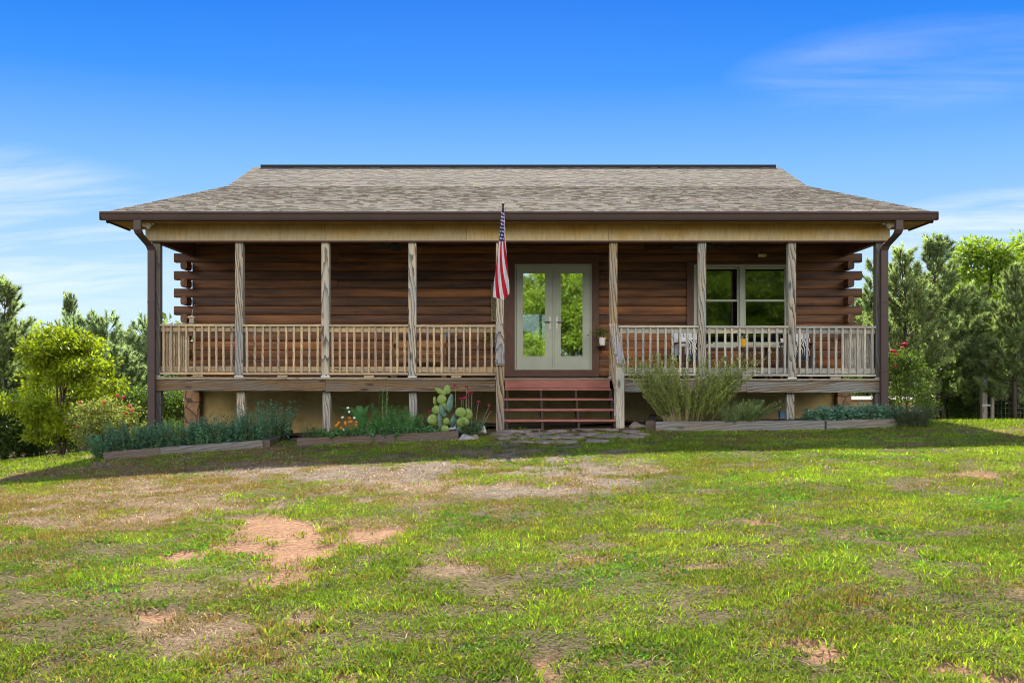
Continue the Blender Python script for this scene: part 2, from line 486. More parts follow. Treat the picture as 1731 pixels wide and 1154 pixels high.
M_inner = plain('inner_plaster', (.34, .25, .16), .8)
M_gdoor = glass_mat('door_glass', .6, rough=.02)
M_gwin = glass_mat('window_glass', .10, (.42, .50, .48), .03)
M_metal = plain('satin_nickel', (.35, .35, .34), .35, .9)
M_white = plain('white_plastic', (.72, .72, .68), .4, 0, .05)
M_galv = plain('galvanised_bracket', (.5, .52, .53), .45, .5)

# ================================================================== the cabin
cabin = thing('log_cabin', 'single storey log cabin with a railed front porch and shingle roof', 'house')
XL, XR = -6.43, 6.70                      # wall corners
WY = 2.3
posts_px = [264, 404, 550, 697, 845, 1037, 1187, 1339, 1487]
PX = [X(p, 18.0) for p in posts_px]


def sag(x): return -.042 * (x + 6.4) / 13.0


# --- log front wall (pieces of stained D-logs with butt joints) and crossed corner ends
def dlog(mb, x0, x1, zc, h=.176, y=WY, bulge=.024, depth=.14, rnd=None):
    n = 7; pr = []
    for i in range(n + 1):
        a = -math.pi / 2 + math.pi * i / n
        pr.append((y - bulge * math.cos(a) ** .7 if math.cos(a) > 0 else y, zc + math.sin(a) * h * .497))
    pr += [(y + depth, zc + h * .497), (y + depth, zc - h * .497)]
    k = len(pr); ox = random.uniform(-30, 30); o1 = random.uniform(-.5, .5)
    vs = [(x0, a, b) for a, b in pr] + [(x1, a, b) for a, b in pr]
    gc = [(p[0] + ox, p[1] - y + o1, p[2] - zc + o1) for p in vs]
    fs = [tuple(range(k)), tuple(range(2 * k - 1, k - 1, -1))] + [(i, i + k, (i + 1) % k + k, (i + 1) % k) for i in range(k)]
    mb.add(vs, fs, gc, rnd)


H = .176
DOOR = (-.23, 1.74); WIN = (3.50, 5.69)
w = MB()
for k in range(-2, 14):
    zc = 3.29 - H * k
    ext = (k % 2 == 0 and k >= 0)
    x0, x1 = (XL - .35, XR + .32) if ext else (XL + .02, XR - .02)
    gaps = []
    if k >= 0: gaps.append(DOOR)
    if 1 <= k <= 10: gaps.append(WIN)
    segs = []; a = x0
    for g in gaps: segs.append((a, g[0])); a = g[1]
    segs.append((a, x1))
    for s0, s1 in segs:
        a = s0
        while a < s1 - 1e-4:
            e = min(s1, a + random.uniform(2.6, 6.2))
            if s1 - e < .9: e = s1
            dlog(w, a, e - (.003 if e < s1 else 0), zc)
            a = e
w.build('log_wall', M_log, cabin, bevel=0)
for side, xc in ((-1, -6.492), (1, 6.705)):
    for k in range(1, 14, 2):
        zc = 3.29 - H * k
        pr = []
        for i in range(12):
            a = 2 * math.pi * i / 12
            cx, sz = math.cos(a), math.sin(a)
            pr.append((xc + math.copysign(abs(cx) ** .55, cx) * .066, zc + math.copysign(abs(sz) ** .6, sz) * .087))
        gcx = random.uniform(-9, 9)
        vs = [(a, 2.0, b) for a, b in pr] + [(a, 2.315, b) for a, b in pr]
        ce = MB(); ce.add(vs, [tuple(range(12)), tuple(range(23, 11, -1))] + [(i, i + 12, (i + 1) % 12 + 12, (i + 1) % 12) for i in range(12)],
               [(p[1] + gcx, p[0] * 1.3, p[2]) for p in vs])
        ce.build('log_end', M_log, cabin)

# --- gable walls, foundation, stone corners, inner room
for x0, x1, q0, q1 in ((XL, XL + .12, -6.40, -6.34), (XR - .12, XR, 6.56, 6.62)):
    gb = MB()
    poly = [(2.46, .86), (16.9, .86), (16.9, 3.95), (12.2, 5.42), (9.6, 6.42), (7.0, 5.42), (2.46, 4.32)]
    gb.prism([(x0, a, b) for a, b in poly], (x1 - x0, 0, 0))
    gb.prism([(q0, .08, 3.62), (q0, 2.459, 3.62), (q0, 2.459, 4.24), (q0, .08, 3.72)], (q1 - q0, 0, 0))
    gb.build('gable_wall', M_log, cabin)
fd = MB(); fd.bb(XL + .2, XR - .2, 2.36, 2.56, -1.4, .852); fd.bb(XL + .03, XL + .2, 2.57, 16.8, -2.5, .852); fd.bb(XR - .2, XR - .03, 2.57, 16.8, -2.5, .852)
fd.build('foundation', M_found, cabin)
for a, b in ((-6.56, -6.24), (6.5, 6.79)):
    st = MB(); st.bb(a, b, 2.22, 2.62, -1.2, .846)
    st.build('stone_pier', M_stone, cabin, bevel=.015)
inn = MB()
inn.bb(XL + .13, XR - .13, 2.47, 16.7, .90, .96)
inn.bb(XL + .13, XR - .13, 2.47, 16.7, 3.42, 3.47)
for a, b, c, e in ((XL + .13, .30, .97, 3.41), (1.56, XR - .13, .97, 3.41), (.301, 1.559, 3.08, 3.41), (.301, 1.559, .97, 1.2), (.93, 1.02, 1.201, 3.079)):
    inn.bb(a, b, 16.5, 16.69, c, e)
inn.bb(2.4, 2.5, 2.48, 9.0, .97, 3.41)
inn.build('inner_wall', M_inner, cabin)
lp = MB(); lp.lathe((X(1212, 23), 5.0, 3.395), [(.0, 0), (.1, .0), (.1, .02), (0, .02)], 14)
M_lamp, nt_, b_, o_ = newmat('lit_lamp'); b_.inputs['Emission Color'].default_value = (1, .75, .45, 1); b_.inputs['Emission Strength'].default_value = 9
lp.build('ceiling_light', M_lamp, cabin)

# --- roof: two pitches, shingle courses with butt edges and random tabs
RL, RR = -7.03, 7.30
EV, KN, RG = (-.46, 3.752), (7.0, 5.622), (9.6, 6.636)
BK, BE = (12.2, 5.622), (19.6, 3.752)
rf = MB()
pal = [(.205, .182, .150), (.195, .172, .142), (.22, .194, .158), (.175, .155, .13), (.235, .206, .168), (.20, .182, .158), (.21, .188, .14), (.195, .18, .165)]
for a, b in ((EV, KN), (KN, RG)):
    L = math.hypot(b[0] - a[0], b[1] - a[1]); ty, tz = (b[0] - a[0]) / L, (b[1] - a[1]) / L; ny, nz = -tz, ty
    e = .165 if a is EV else .15
    nC = int(round(L / e)); e = L / nC
    for i in range(nC):
        s0, s1 = i * e, (i + 1) * e + .012
        tone = random.uniform(.90, 1.10)
        x = RL
        while x < RR - .01:
            x1 = min(RR, x + random.choice((.09, .12, .15, .19)))
            th = random.choice((.009, .010, .013, .015))
            c = tuple(q * tone * random.uniform(.94, 1.06) for q in random.choice(pal))
            o0 = random.uniform(-.012, .012)
            q = lambda s, t: (a[0] + ty * s + ny * t, a[1] + tz * s + nz * t)
            A = q(s0 + o0, th); B = q(s1, .003); Cc = q(s0 + o0, 0.0)
            rf.add([(x, *A), (x1, *A), (x1, *B), (x, *B), (x, *Cc), (x1, *Cc)], [(0, 1, 2, 3), (4, 5, 1, 0)], col=c, rnd=0)
            x = x1
T = .14
poly = [EV, KN, RG, BK, BE, (BE[0], BE[1] - T), (BK[0], BK[1] - T), (RG[0], RG[1] - T), (KN[0], KN[1] - T), (EV[0] + .03, EV[1] - T)]
poly = [(a, b - .003) for a, b in poly]
n = len(poly)
vs = [(RL + .012, a, b) for a, b in poly] + [(RR - .012, a, b) for a, b in poly]
fs = [(i, (i + 1) % n, (i + 1) % n + n, i + n) for i in range(n)]
fs += [(0, 1, 8, 9), (1, 2, 7, 8), (2, 3, 6, 7), (3, 4, 5, 6)]
fs += [tuple(i + n for i in f[::-1]) for f in fs[-4:]]
rf.add(vs, fs, col=(.2, .17, .14), mi=1)
roof = rf.build('roof', [M_shing, M_trim], cabin)
rv = MB(); rv.bb(-6.83, 7.17, 9.47, 9.73, 6.585, 6.682)
rv.build('ridge_vent', M_black, roof)
sf = MB()
sf.bb(RL + .02, RR - .02, -.44, -.075, 3.600, 3.622)
for a, b in ((RL + .03, -6.52), (6.74, RR - .03)):
    sf.bb(a, b, -.074, .60, 3.600, 3.622)
sf.build('soffit', M_ply, cabin)
fa = MB()
fa.bb(RL + .03, RR - .03, -.47, -.441, 3.585, 3.735)
for x0, x1 in ((RL - .02, RL + .01), (RR - .01, RR + .02)):
    fa.prism([(x0, -.44, 3.58), (x0, .62, 3.58), (x0, .62, 3.99), (x0, -.44, 3.73)], (x1 - x0, 0, 0))
    for (a, b) in ((EV, KN), (KN, RG), (RG, BK), (BK, BE)):
        fa.prism([(x0 - .002, a[0] + .05, a[1] - .012), (x0 - .002, b[0], b[1] - .012), (x0 - .002, b[0], b[1] - .19), (x0 - .002, a[0] + .05, a[1] - .19)], (x1 - x0 + .004, 0, 0))
fa.build('fascia', M_brown, cabin)
gu = MB()
pr = [(-.475, 3.735), (-.475, 3.60), (-.535, 3.598), (-.55, 3.63), (-.565, 3.70), (-.585, 3.715), (-.585, 3.742), (-.575, 3.742), (-.575, 3.722), (-.555, 3.71), (-.525, 3.612), (-.485, 3.612), (-.485, 3.735)]
gu.prism([(-7.10, a, b) for a, b in pr], (14.44, 0, 0))
gu.bb(-7.112, -7.101, -.575, -.476, 3.60, 3.735); gu.bb(7.341, 7.352, -.575, -.476, 3.60, 3.735)
gut = gu.build('gutter', M_brown, cabin)


def downspout(xt, xb, zb):
    mb = MB(); y0, y1 = -.52, -.095
    pts = [(xt, y0, 3.605), (xt, y0, 3.43), (xt + (xb - xt) * .12, y0 + .04, 3.37), (xb - (xb - xt) * .15, y1 - .05, 3.20), (xb, y1, 3.13), (xb, y1, zb)]
    w, dpt = .066, .042; vs = []
    for p in pts:
        for sx, sy in ((-1, -1), (1, -1), (1, 1), (-1, 1)): vs.append((p[0] + sx * w, p[1] + sy * dpt, p[2]))
    fs = []
    for i in range(len(pts) - 1):
        for k in range(4): fs.append((i * 4 + k, i * 4 + (k + 1) % 4, i * 4 + 4 + (k + 1) % 4, i * 4 + 4 + k))
    fs += [(3, 2, 1, 0), tuple(len(vs) - 4 + k for k in range(4))]
    mb.add(vs, fs)
    mb.bb(xb - .07, xb + .07, y1 - .046, y1 + .05, 2.2, 2.225); mb.bb(xb - .07, xb + .07, y1 - .046, y1 + .05, .98, 1.005)
    return mb.build('downspout', M_brown, cabin, bevel=.008)


downspout(X(233, 17.48), X(256.5, 17.9), -.36)
downspout(X(1519.5, 17.48), X(1494.5, 17.9), -.02)

# --- porch beam, side beams, ceiling
bm = MB()
xs = [X(p, 18) for p in (248, 317, 552, 789, 1028, 1266, 1502)]
for a, b in zip(xs, xs[1:]): bm.bb(a + .002, b - .002, -.07, .07, 3.31, 3.597)
bm.build('porch_beam', M_ply, cabin)
b2 = MB()
b2.bb(xs[0] + .01, xs[-1] - .01, -.075, .075, 3.288, 3.309)
for x in (-6.37, 6.59): b2.bb(x - .05, x + .05, .076, 2.24, 3.30, 3.61)
b2.build('side_beam', M_trim, cabin)
c_ = MB()
for i in range(16): c_.bb(-6.32, 6.54, .078 + i * .136, .078 + i * .136 + .133, 3.63, 3.65)
c_.build('porch_ceiling', M_ceil, cabin)

# --- deck
dk = MB()
for i in range(17):
    y0 = -.055 + i * .139
    for a, b in ((-6.46, -2.2), (-2.196, 2.1), (2.104, 6.66)):
        dk.box(((a + b) / 2, y0 + .067, .881 + sag((a + b) / 2)), (b - a, .134, .036))
dk.build('deck', M_deck, cabin)
rm = MB()
rims = [X(p, 18) for p in (264, 550.5, 838)]
for a, b in zip(rims, rims[1:]): rm.bb(a, b - .004, -.02, .03, .655 + sag((a + b) / 2), .862 + sag((a + b) / 2))
rm.build('rim_beam', M_rim, cabin)
rm = MB()
rims = [X(p, 18) for p in (1056, 1262, 1490)]
for a, b in zip(rims, rims[1:]): rm.bb(a, b - .004, -.02, .03, .66 + sag((a + b) / 2), .862 + sag((a + b) / 2))
rm.build('rim_beam', M_rimg, cabin)
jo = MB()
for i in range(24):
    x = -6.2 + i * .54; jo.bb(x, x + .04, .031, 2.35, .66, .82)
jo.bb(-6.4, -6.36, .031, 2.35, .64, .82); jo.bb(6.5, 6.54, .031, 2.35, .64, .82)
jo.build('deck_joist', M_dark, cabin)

# --- posts and piers
for i, x in enumerate(PX):
    dz = sag(x)
    p = MB(); y = .06
    p.bb(x - .07, x + .07, y - .07, y + .07, .905 + dz, 3.287)
    o = p.build('porch_post', M_newel if i == 5 else M_cpost if i in (0, 8) else M_post, cabin, bevel=.006)
    br = MB(); br.bb(x - .078, x + .078, y - .078, y + .078, .900 + dz, .925 + dz)
    br.build('post_bracket', M_galv, o)
    pr_ = MB(); yy = .03 if i in (0, 8) else .1
    pr_.bb(x - .07, x + .07, yy + .002, yy + .14, -.9, .654 + dz)
    if i in (4, 5): continue
    pr_.build('pier_post', M_cpost if i in (0, 8) else M_post, cabin, bevel=.006)


# --- railings
def railing(x0, x1, mat, warmth=0):
    dz = sag((x0 + x1) / 2); y = .06
    r = MB()
    r.bb(x0, x1, y - .085, y + .06, 1.80 + dz, 1.838 + dz)
    r.bb(x0, x1, y - .03, y + .008, 1.705 + dz, 1.798 + dz)
    r.bb(x0, x1, y - .03, y + .008, 1.0 + dz, 1.09 + dz)
    r.bb(x0 + .004, x1 - .004, y - .085, y + .06, .945 + dz, .983 + dz)
    for f in (.5,): r.bb(x0 + (x1 - x0) * f - .09, x0 + (x1 - x0) * f + .09, y - .05, y + .04, .903 + dz, .943 + dz)
    o = r.build('porch_railing', mat, cabin)
    nb = int(round((x1 - x0) / .134)); stp = (x1 - x0) / nb
    for i in range(nb):
        x = x0 + stp * (i + .5) + random.uniform(-.008, .008)
        b = MB(); lean = random.uniform(-.006, .006)
        b.bar((x, y - .05, .99 + dz), (x + lean, y - .05, 1.795 + dz), .037, .037, up=(0, 1, 0))
        b.build('baluster', mat, o)


for i in range(8):
    if i == 4: continue
    railing(PX[i] + .07, PX[i + 1] - .07, M_rail if i < 4 else M_railg)


def side_railing(x, y0, y1, mat, dz):
    r = MB()
    r.bb(x - .06, x + .085, y0, y1, 1.80 + dz, 1.838 + dz); r.bb(x - .01, x + .03, y0, y1, 1.705 + dz, 1.798 + dz)
    r.bb(x - .01, x + .03, y0, y1, 1.0 + dz, 1.09 + dz)
    o = r.build('porch_railing', mat, cabin)
    n = int((y1 - y0) / .134)
    for i in range(n):
        y = y0 + .067 + i * .134
        b = MB(); b.bb(x - .05, x - .012, y - .019, y + .019, .99 + dz, 1.797 + dz); b.build('baluster', mat, o)


side_railing(PX[0] + .02, .14, 2.0, M_rail, 0)
side_railing(PX[8] - .02, .14, 2.0, M_railg, -.042)

# --- stairs
st = bpy.data.objects.new('stairs', None); COL.objects.link(st); st.parent = cabin
SX0, SX1 = -.122, 1.735
tr_y = [(-.30, .02, .695), (-.56, -.27, .525), (-.83, -.54, .352), (-1.08, -.80, .18)]
for x in (SX0 + .02, .49, 1.10, SX1 - .03):
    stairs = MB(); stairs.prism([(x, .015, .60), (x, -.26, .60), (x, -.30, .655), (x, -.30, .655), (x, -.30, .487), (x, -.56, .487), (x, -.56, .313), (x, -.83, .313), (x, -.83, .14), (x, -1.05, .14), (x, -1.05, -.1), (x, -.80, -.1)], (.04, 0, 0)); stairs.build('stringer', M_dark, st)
for k, (a, b, z) in enumerate(tr_y):
    t = MB(); ex = .012 * k
    t.bb(SX0 - ex, SX1 + ex, a, (a + b) / 2 - .004, z - .038, z); t.bb(SX0 - ex, SX1 + ex, (a + b) / 2 + .004, b, z - .038, z - .001)
    t.build('tread', M_red, st, bevel=.004)
t = MB(); t.bb(SX0, SX1, -.045, -.012, .698, .862); t.build('riser', M_red, st)
NX = (X(845.5, 16.95), X(1048, 16.95))
for i, x in enumerate(NX):
    nw = MB(); nw.bb(x - .07, x + .07, -1.10, -.96, -.25, 1.085)
    nw.build('newel_post', M_newel if i == 0 else M_railg, st, bevel=.006)
    hr = MB(); px_ = PX[4 + i]
    hr.bar((px_, .0, 1.825), (x, -1.17, 1.105), .15, .038)
    hr.build('handrail', M_post, st)
    lr = MB(); lr.bar((px_ + .05 * (1 - 2 * i), -.02, 1.10), (x + .03 * (1 - 2 * i), -.96, .50), .038, .09)
    lr.bar((px_ + .05 * (1 - 2 * i), -.02, 1.74), (x + .03 * (1 - 2 * i), -.96, 1.15), .038, .09)
    lr.build('stair_rail', M_newel if i == 0 else M_rail, st)
    for k in range(5):
        f = (k + .7) / 5.6; y = -.02 - .94 * f; xx = px_ + (x - px_) * f + .008 * (1 - 2 * i)
        b = MB(); b.bar((xx, y, 1.06 - .6 * f), (xx, y, 1.76 - .6 * f), .037, .037, up=(0, 1, 0)); b.build('stair_baluster', M_rail, st)
sk = MB(); sk.bar((PX[5] + .02, -.06, 1.0), (NX[1] - .075, -1.0, .16), .036, .24); sk.build('stair_skirt', M_railg, st)

# --- french door
door = MB()
dx0, dx1, dz0, dz1 = X(870, 20.3), X(1000.5, 20.3), 1.045, Z(446.5, 20.3)
door.bb(dx0, dx0 + .035, 2.27, 2.40, dz0, dz1); door.bb(dx1 - .035, dx1, 2.27, 2.40, dz0, dz1)
door.bb(dx0 + .035, dx1 - .035, 2.27, 2.40, dz1 - .035, dz1); door.bb(dx0 + .035, dx1 - .035, 2.262, 2.40, dz0, dz0 + .03)
fr = door.build('french_door', M_sage, cabin)
for i, (a, b, g0, g1) in enumerate(((873.5, 934, 883, 922.5), (937, 997, 946.5, 986))):
    x0, x1, h0, h1 = X(a, 20.3), X(b, 20.3), X(g0, 20.3), X(g1, 20.3)
    zg0, zg1 = Z(603, 20.3), Z(460.5, 20.3); z0, z1 = dz0 + .032, dz1 - .037
    lf = MB()
    lf.bb(x0, h0, 2.285, 2.33, z0, z1); lf.bb(h1, x1, 2.285, 2.33, z0, z1); lf.bb(h0, h1, 2.285, 2.33, z0, zg0); lf.bb(h0, h1, 2.285, 2.33, zg1, z1)
    for (q0, q1, q2, q3) in ((h0, h0 + .015, zg0, zg1), (h1 - .015, h1, zg0, zg1), (h0 + .015, h1 - .015, zg0, zg0 + .015), (h0 + .015, h1 - .015, zg1 - .015, zg1)):
        lf.bb(q0, q1, 2.279, 2.3, q2, q3)
    lf.build('door_leaf', M_sage, fr)
    gl = MB(); gl.bb(h0 + .001, h1 - .001, 2.308, 2.312, zg0 + .001, zg1 - .001); gl.build('glass', M_gdoor, fr)
    hd = MB(); hx = (x1 - .052) if i == 0 else (x0 + .052); s = -1 if i == 0 else 1; hz = Z(544, 20.3)
    hd.bb(hx - .02, hx + .02, 2.277, 2.2845, hz - .16, hz + .1); hd.tube([(hx, 2.28, hz), (hx, 2.235, hz), (hx + s * .12, 2.232, hz)], .011, 8)
    hd.build('handle', M_metal, fr)
ast = MB(); ast.bb(X(934.2, 20.3), X(936.8, 20.3), 2.275, 2.33, dz0 + .032, dz1 - .037); ast.build('astragal', M_sage, fr)
tm = MB()
tm.bb(DOOR[0], dx0 - .001, 2.235, 2.30, .905, 3.36); tm.bb(dx1 + .001, DOOR[1], 2.235, 2.30, .905, 3.36)
tm.bb(dx0 - .001, dx1 + .001, 2.238, 2.30, dz1 + .002, 3.36); tm.bb(dx0 - .001, dx1 + .001, 2.238, 2.30, .905, dz0 - .002)
tm.build('door_trim', M_trim, cabin)

# --- window pair
wx0, wx1, wz0, wz1 = X(1172, 20.3), X(1334, 20.3), 1.52, Z(448, 20.3)
wm = X(1253.5, 20.3)
wf = MB()
wf.bb(wx0, wx0 + .05, 2.245, 2.40, wz0, wz1); wf.bb(wx1 - .05, wx1, 2.245, 2.40, wz0, wz1); wf.bb(wm - .045, wm + .045, 2.247, 2.40, wz0 + .04, wz1 - .04)
wf.bb(wx0 + .05, wx1 - .05, 2.245, 2.40, wz1 - .04, wz1); wf.bb(wx0 - .02, wx1 + .02, 2.225, 2.40, wz0 - .03, wz0 + .04)
win = wf.build('window', M_sage, cabin)
zm = Z(508, 20.3)
for a, b in ((wx0 + .05, wm - .045), (wm + .045, wx1 - .05)):
    for z0, z1, yy in ((wz0 + .041, zm + .02, 2.30), (zm - .015, wz1 - .041, 2.33)):
        sa = MB(); t = .04
        sa.bb(a, a + t, yy, yy + .03, z0, z1); sa.bb(b - t, b, yy, yy + .03, z0, z1); sa.bb(a + t, b - t, yy, yy + .03, z0, z0 + t); sa.bb(a + t, b - t, yy, yy + .03, z1 - t, z1)
        sa.build('sash', M_sage, win)
        gl = MB(); gl.bb(a + t, b - t, yy + .013, yy + .017, z0 + t, z1 - t); gl.build('glass', M_gwin, win)
tm = MB()
tm.bb(WIN[0], wx0 - .001, 2.235, 2.30, 1.446, 3.198); tm.bb(wx1 + .001, WIN[1], 2.235, 2.30, 1.446, 3.198); tm.bb(wx0 - .001, wx1 + .001, 2.236, 2.30, wz1 + .001, 3.198)
tm.bb(wx0 - .001, wx1 + .001, 2.236, 2.30, 1.446, wz0 - .031)
tm.build('window_trim', M_trim, cabin)

# --- small fittings on the cabin walls
se = MB(); sx, sz = X(1289, 20.2), Z(431.5, 20.2)
se.bb(sx - .075, sx + .045, 2.225, 2.25, sz - .03, sz + .03); se.lathe((sx + .062, 2.232, sz - .025), [(.022, 0), (.024, .025), (.022, .05)], 10)
se.build('motion_sensor', plain('cream_plastic', (.62, .55, .30), .45), cabin)
# ================================================================== camera, light, sky
cd = bpy.data.cameras.new('camera'); cam = bpy.data.objects.new('camera', cd); COL.objects.link(cam)
cam.location = (0, CAMY, EYE); cam.rotation_euler = (math.pi / 2, 0, 0)
cd.sensor_width = 36; cd.lens = 36 * F / 1731; cd.shift_y = (HY - 577) / 1731; cd.clip_end = 2000; cd.clip_start = .1
SC.camera = cam
SUN_EL, SUN_AZ = math.radians(41.5), math.radians(-1.5)      # azimuth from +y towards +x
sv = Vector((math.sin(SUN_AZ) * math.cos(SUN_EL), math.cos(SUN_AZ) * math.cos(SUN_EL), math.sin(SUN_EL)))
sl = bpy.data.lights.new('sun', 'SUN'); sl.energy = 4.7; sl.angle = math.radians(.5); sl.color = (1, .93, .80)
so = bpy.data.objects.new('sun', sl); COL.objects.link(so); so.rotation_euler = sv.to_track_quat('Z', 'Y').to_euler()
wd = bpy.data.worlds.new('World'); SC.world = wd; wd.use_nodes = True
nt = wd.node_tree; bg = nt.nodes['Background']
sky = nd(nt, 'ShaderNodeTexSky', sky_type='NISHITA', sun_disc=False, sun_elevation=SUN_EL, sun_rotation=SUN_AZ, air_density=1.0, dust_density=.25, ozone_density=3.0, altitude=200)
tc = nd(nt, 'ShaderNodeTexCoord'); sp = nd(nt, 'ShaderNodeSeparateXYZ', {0: tc.outputs['Generated']})
el = sp.outputs[2]
grad = ramp(nt, el, [(0, (.66, .80, .98)), (.10, (.50, .70, 1.0)), (.20, (.235, .50, 1.0)), (.28, (.045, .28, .95)), (.36, (.0, .16, .84)), (.7, (.004, .13, .60))])
hs = nd(nt, 'ShaderNodeHueSaturation', {'Saturation': 1.5, 'Value': 1.0, 'Color': sky.outputs[0]})
g8 = mix(nt, 1.0, grad, (3.4, 3.4, 3.4), 'MULTIPLY')
skyc = mix(nt, .80, mix(nt, 1.0, hs.outputs[0], (.45, .45, .45), 'MULTIPLY'), g8)
# thin wisps of cirrus
dz = math_(nt, 'ADD', math_(nt, 'MAXIMUM', el, 0.0), .12)
cx = math_(nt, 'DIVIDE', sp.outputs[0], dz); cy = math_(nt, 'DIVIDE', sp.outputs[1], dz)
cv = nd(nt, 'ShaderNodeCombineXYZ', {0: math_(nt, 'MULTIPLY', cx, 1.1), 1: math_(nt, 'ADD', math_(nt, 'MULTIPLY', cy, 3.6), math_(nt, 'MULTIPLY', cx, .5)), 2: 3.3})
cn = nd(nt, 'ShaderNodeTexNoise', {'Vector': cv.outputs[0], 'Scale': .95, 'Detail': 8.0, 'Roughness': .58, 'Distortion': .35})
cm = ramp(nt, cn.outputs[0], [(.40, (0, 0, 0)), (.78, (1, 1, 1))])


def spot(ax, ez, rx, rz, amt):
    a = math_(nt, 'DIVIDE', math_(nt, 'SUBTRACT', nd(nt, 'ShaderNodeMath', {0: sp.outputs[0], 1: sp.outputs[1]}, operation='ARCTAN2').outputs[0], ax), rx)
    b = math_(nt, 'DIVIDE', math_(nt, 'SUBTRACT', el, ez), rz)
    r = math_(nt, 'ADD', math_(nt, 'POWER', math_(nt, 'ABSOLUTE', a), 2.0), math_(nt, 'POWER', math_(nt, 'ABSOLUTE', b), 2.0))
    return ramp(nt, math_(nt, 'SUBTRACT', 1.0, r), [(0, (0, 0, 0)), (.6, (amt,) * 3)])


m1 = mix(nt, 1.0, spot(.37, .275, .17, .045, .22), spot(-.50, .125, .24, .085, .7), 'ADD')
m2 = mix(nt, 1.0, m1, spot(.46, .12, .16, .05, .85), 'ADD')
cl = mix(nt, 1.0, cm, m2, 'MULTIPLY')
skyc = mix(nt, cl, skyc, (3.6, 3.7, 3.9))
# unseen bright cloud added low behind the camera to lift the porch shade
fill_clouds = ramp(nt, math_(nt, 'ADD', math_(nt, 'MULTIPLY', sp.outputs[1], -1.0), math_(nt, 'MULTIPLY', math_(nt, 'SUBTRACT', nd(nt, 'ShaderNodeTexNoise', {'Vector': tc.outputs['Generated'], 'Scale': 3.2, 'Detail': 6.0, 'Roughness': .6}).outputs[0], .5), 1.1)), [(.18, (0, 0, 0)), (.42, (1, 1, 1))])
fill_clouds = mix(nt, 1.0, fill_clouds, ramp(nt, el, [(.10, (0, 0, 0)), (.18, (1, 1, 1)), (.40, (1, 1, 1)), (.62, (0, 0, 0))]), 'MULTIPLY')
skyc = mix(nt, fill_clouds, skyc, (14.2, 13.3, 12.0))
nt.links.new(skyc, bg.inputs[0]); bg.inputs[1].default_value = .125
vs_ = SC.view_settings; vs_.view_transform = 'Standard'; vs_.look = 'None'; vs_.exposure = 1.32; vs_.gamma = 1
SC.cycles.max_bounces = 7; SC.cycles.transparent_max_bounces = 12; SC.cycles.use_denoising = True; SC.cycles.filter_width = 1.0; SC.cycles.use_adaptive_sampling = False
SC.cycles.sample_clamp_indirect = 6

# ================================================================== ground with bare soil, gravel and dry patches
SOIL = [(470, 893, 95, 32), (400, 925, 110, 18), (325, 938, 70, 16), (520, 925, 85, 30), (500, 965, 78, 32), (455, 985, 45, 12), (625, 908, 80, 22), (645, 925, 30, 10), (540, 888, 40, 8),
        (920, 1125, 38, 40), (1270, 1068, 26, 9), (1370, 1085, 60, 14), (1405, 1108, 40, 12), (1610, 1135, 70, 18), (1690, 1150, 50, 12), (270, 1038, 40, 10), (1300, 883, 45, 8), (1640, 800, 70, 7),
        (1445, 1020, 40, 7), (560, 1000, 40, 8), (740, 1010, 30, 8), (600, 1140, 60, 10), (1100, 770, 60, 5)]
GRAV = [(900, 788, 190, 22), (720, 790, 160, 18), (830, 760, 110, 14), (560, 800, 200, 14), (1010, 765, 80, 12), (500, 740, 16, 16), (900, 830, 150, 14), (1050, 812, 90, 10)]
DRY = [(300, 835, 300, 42), (700, 840, 280, 38), (500, 800, 420, 24), (930, 830, 200, 30), (150, 870, 170, 26), (1080, 840, 90, 14), (620, 880, 120, 16), (300, 1055, 130, 26), (1250, 1080, 140, 28), (760, 965, 60, 14),
       (1020, 950, 50, 12), (1330, 885, 120, 14), (1180, 960, 130, 16), (1620, 805, 120, 10), (540, 1040, 70, 20), (1040, 795, 120, 8), (70, 950, 60, 14), (1120, 1010, 120, 16), (1500, 930, 120, 12), (200, 800, 200, 12)]
LUSH = [(790, 892, 80, 24), (980, 892, 130, 24), (1150, 845, 130, 20), (600, 868, 120, 14), (380, 962, 80, 13), (1350, 830, 160, 22), (60, 825, 60, 14), (1600, 860, 160, 36), (150, 990, 130, 24), (1050, 990, 160, 40),
        (640, 1010, 160, 40), (1000, 755, 60, 10), (1150, 765, 160, 12), (1450, 770, 200, 12), (1650, 1040, 120, 50), (850, 1090, 120, 30), (1250, 990, 160, 30)]


def ell(L, px, py, wob):
    o = np.zeros_like(px)
    for cx, cy, rx, ry in L:
        r = ((px - cx) / rx) ** 2 + ((py - cy) / ry) ** 2
        o = np.maximum(o, 1.15 - r + wob)
    return np.clip(o, 0, 1)


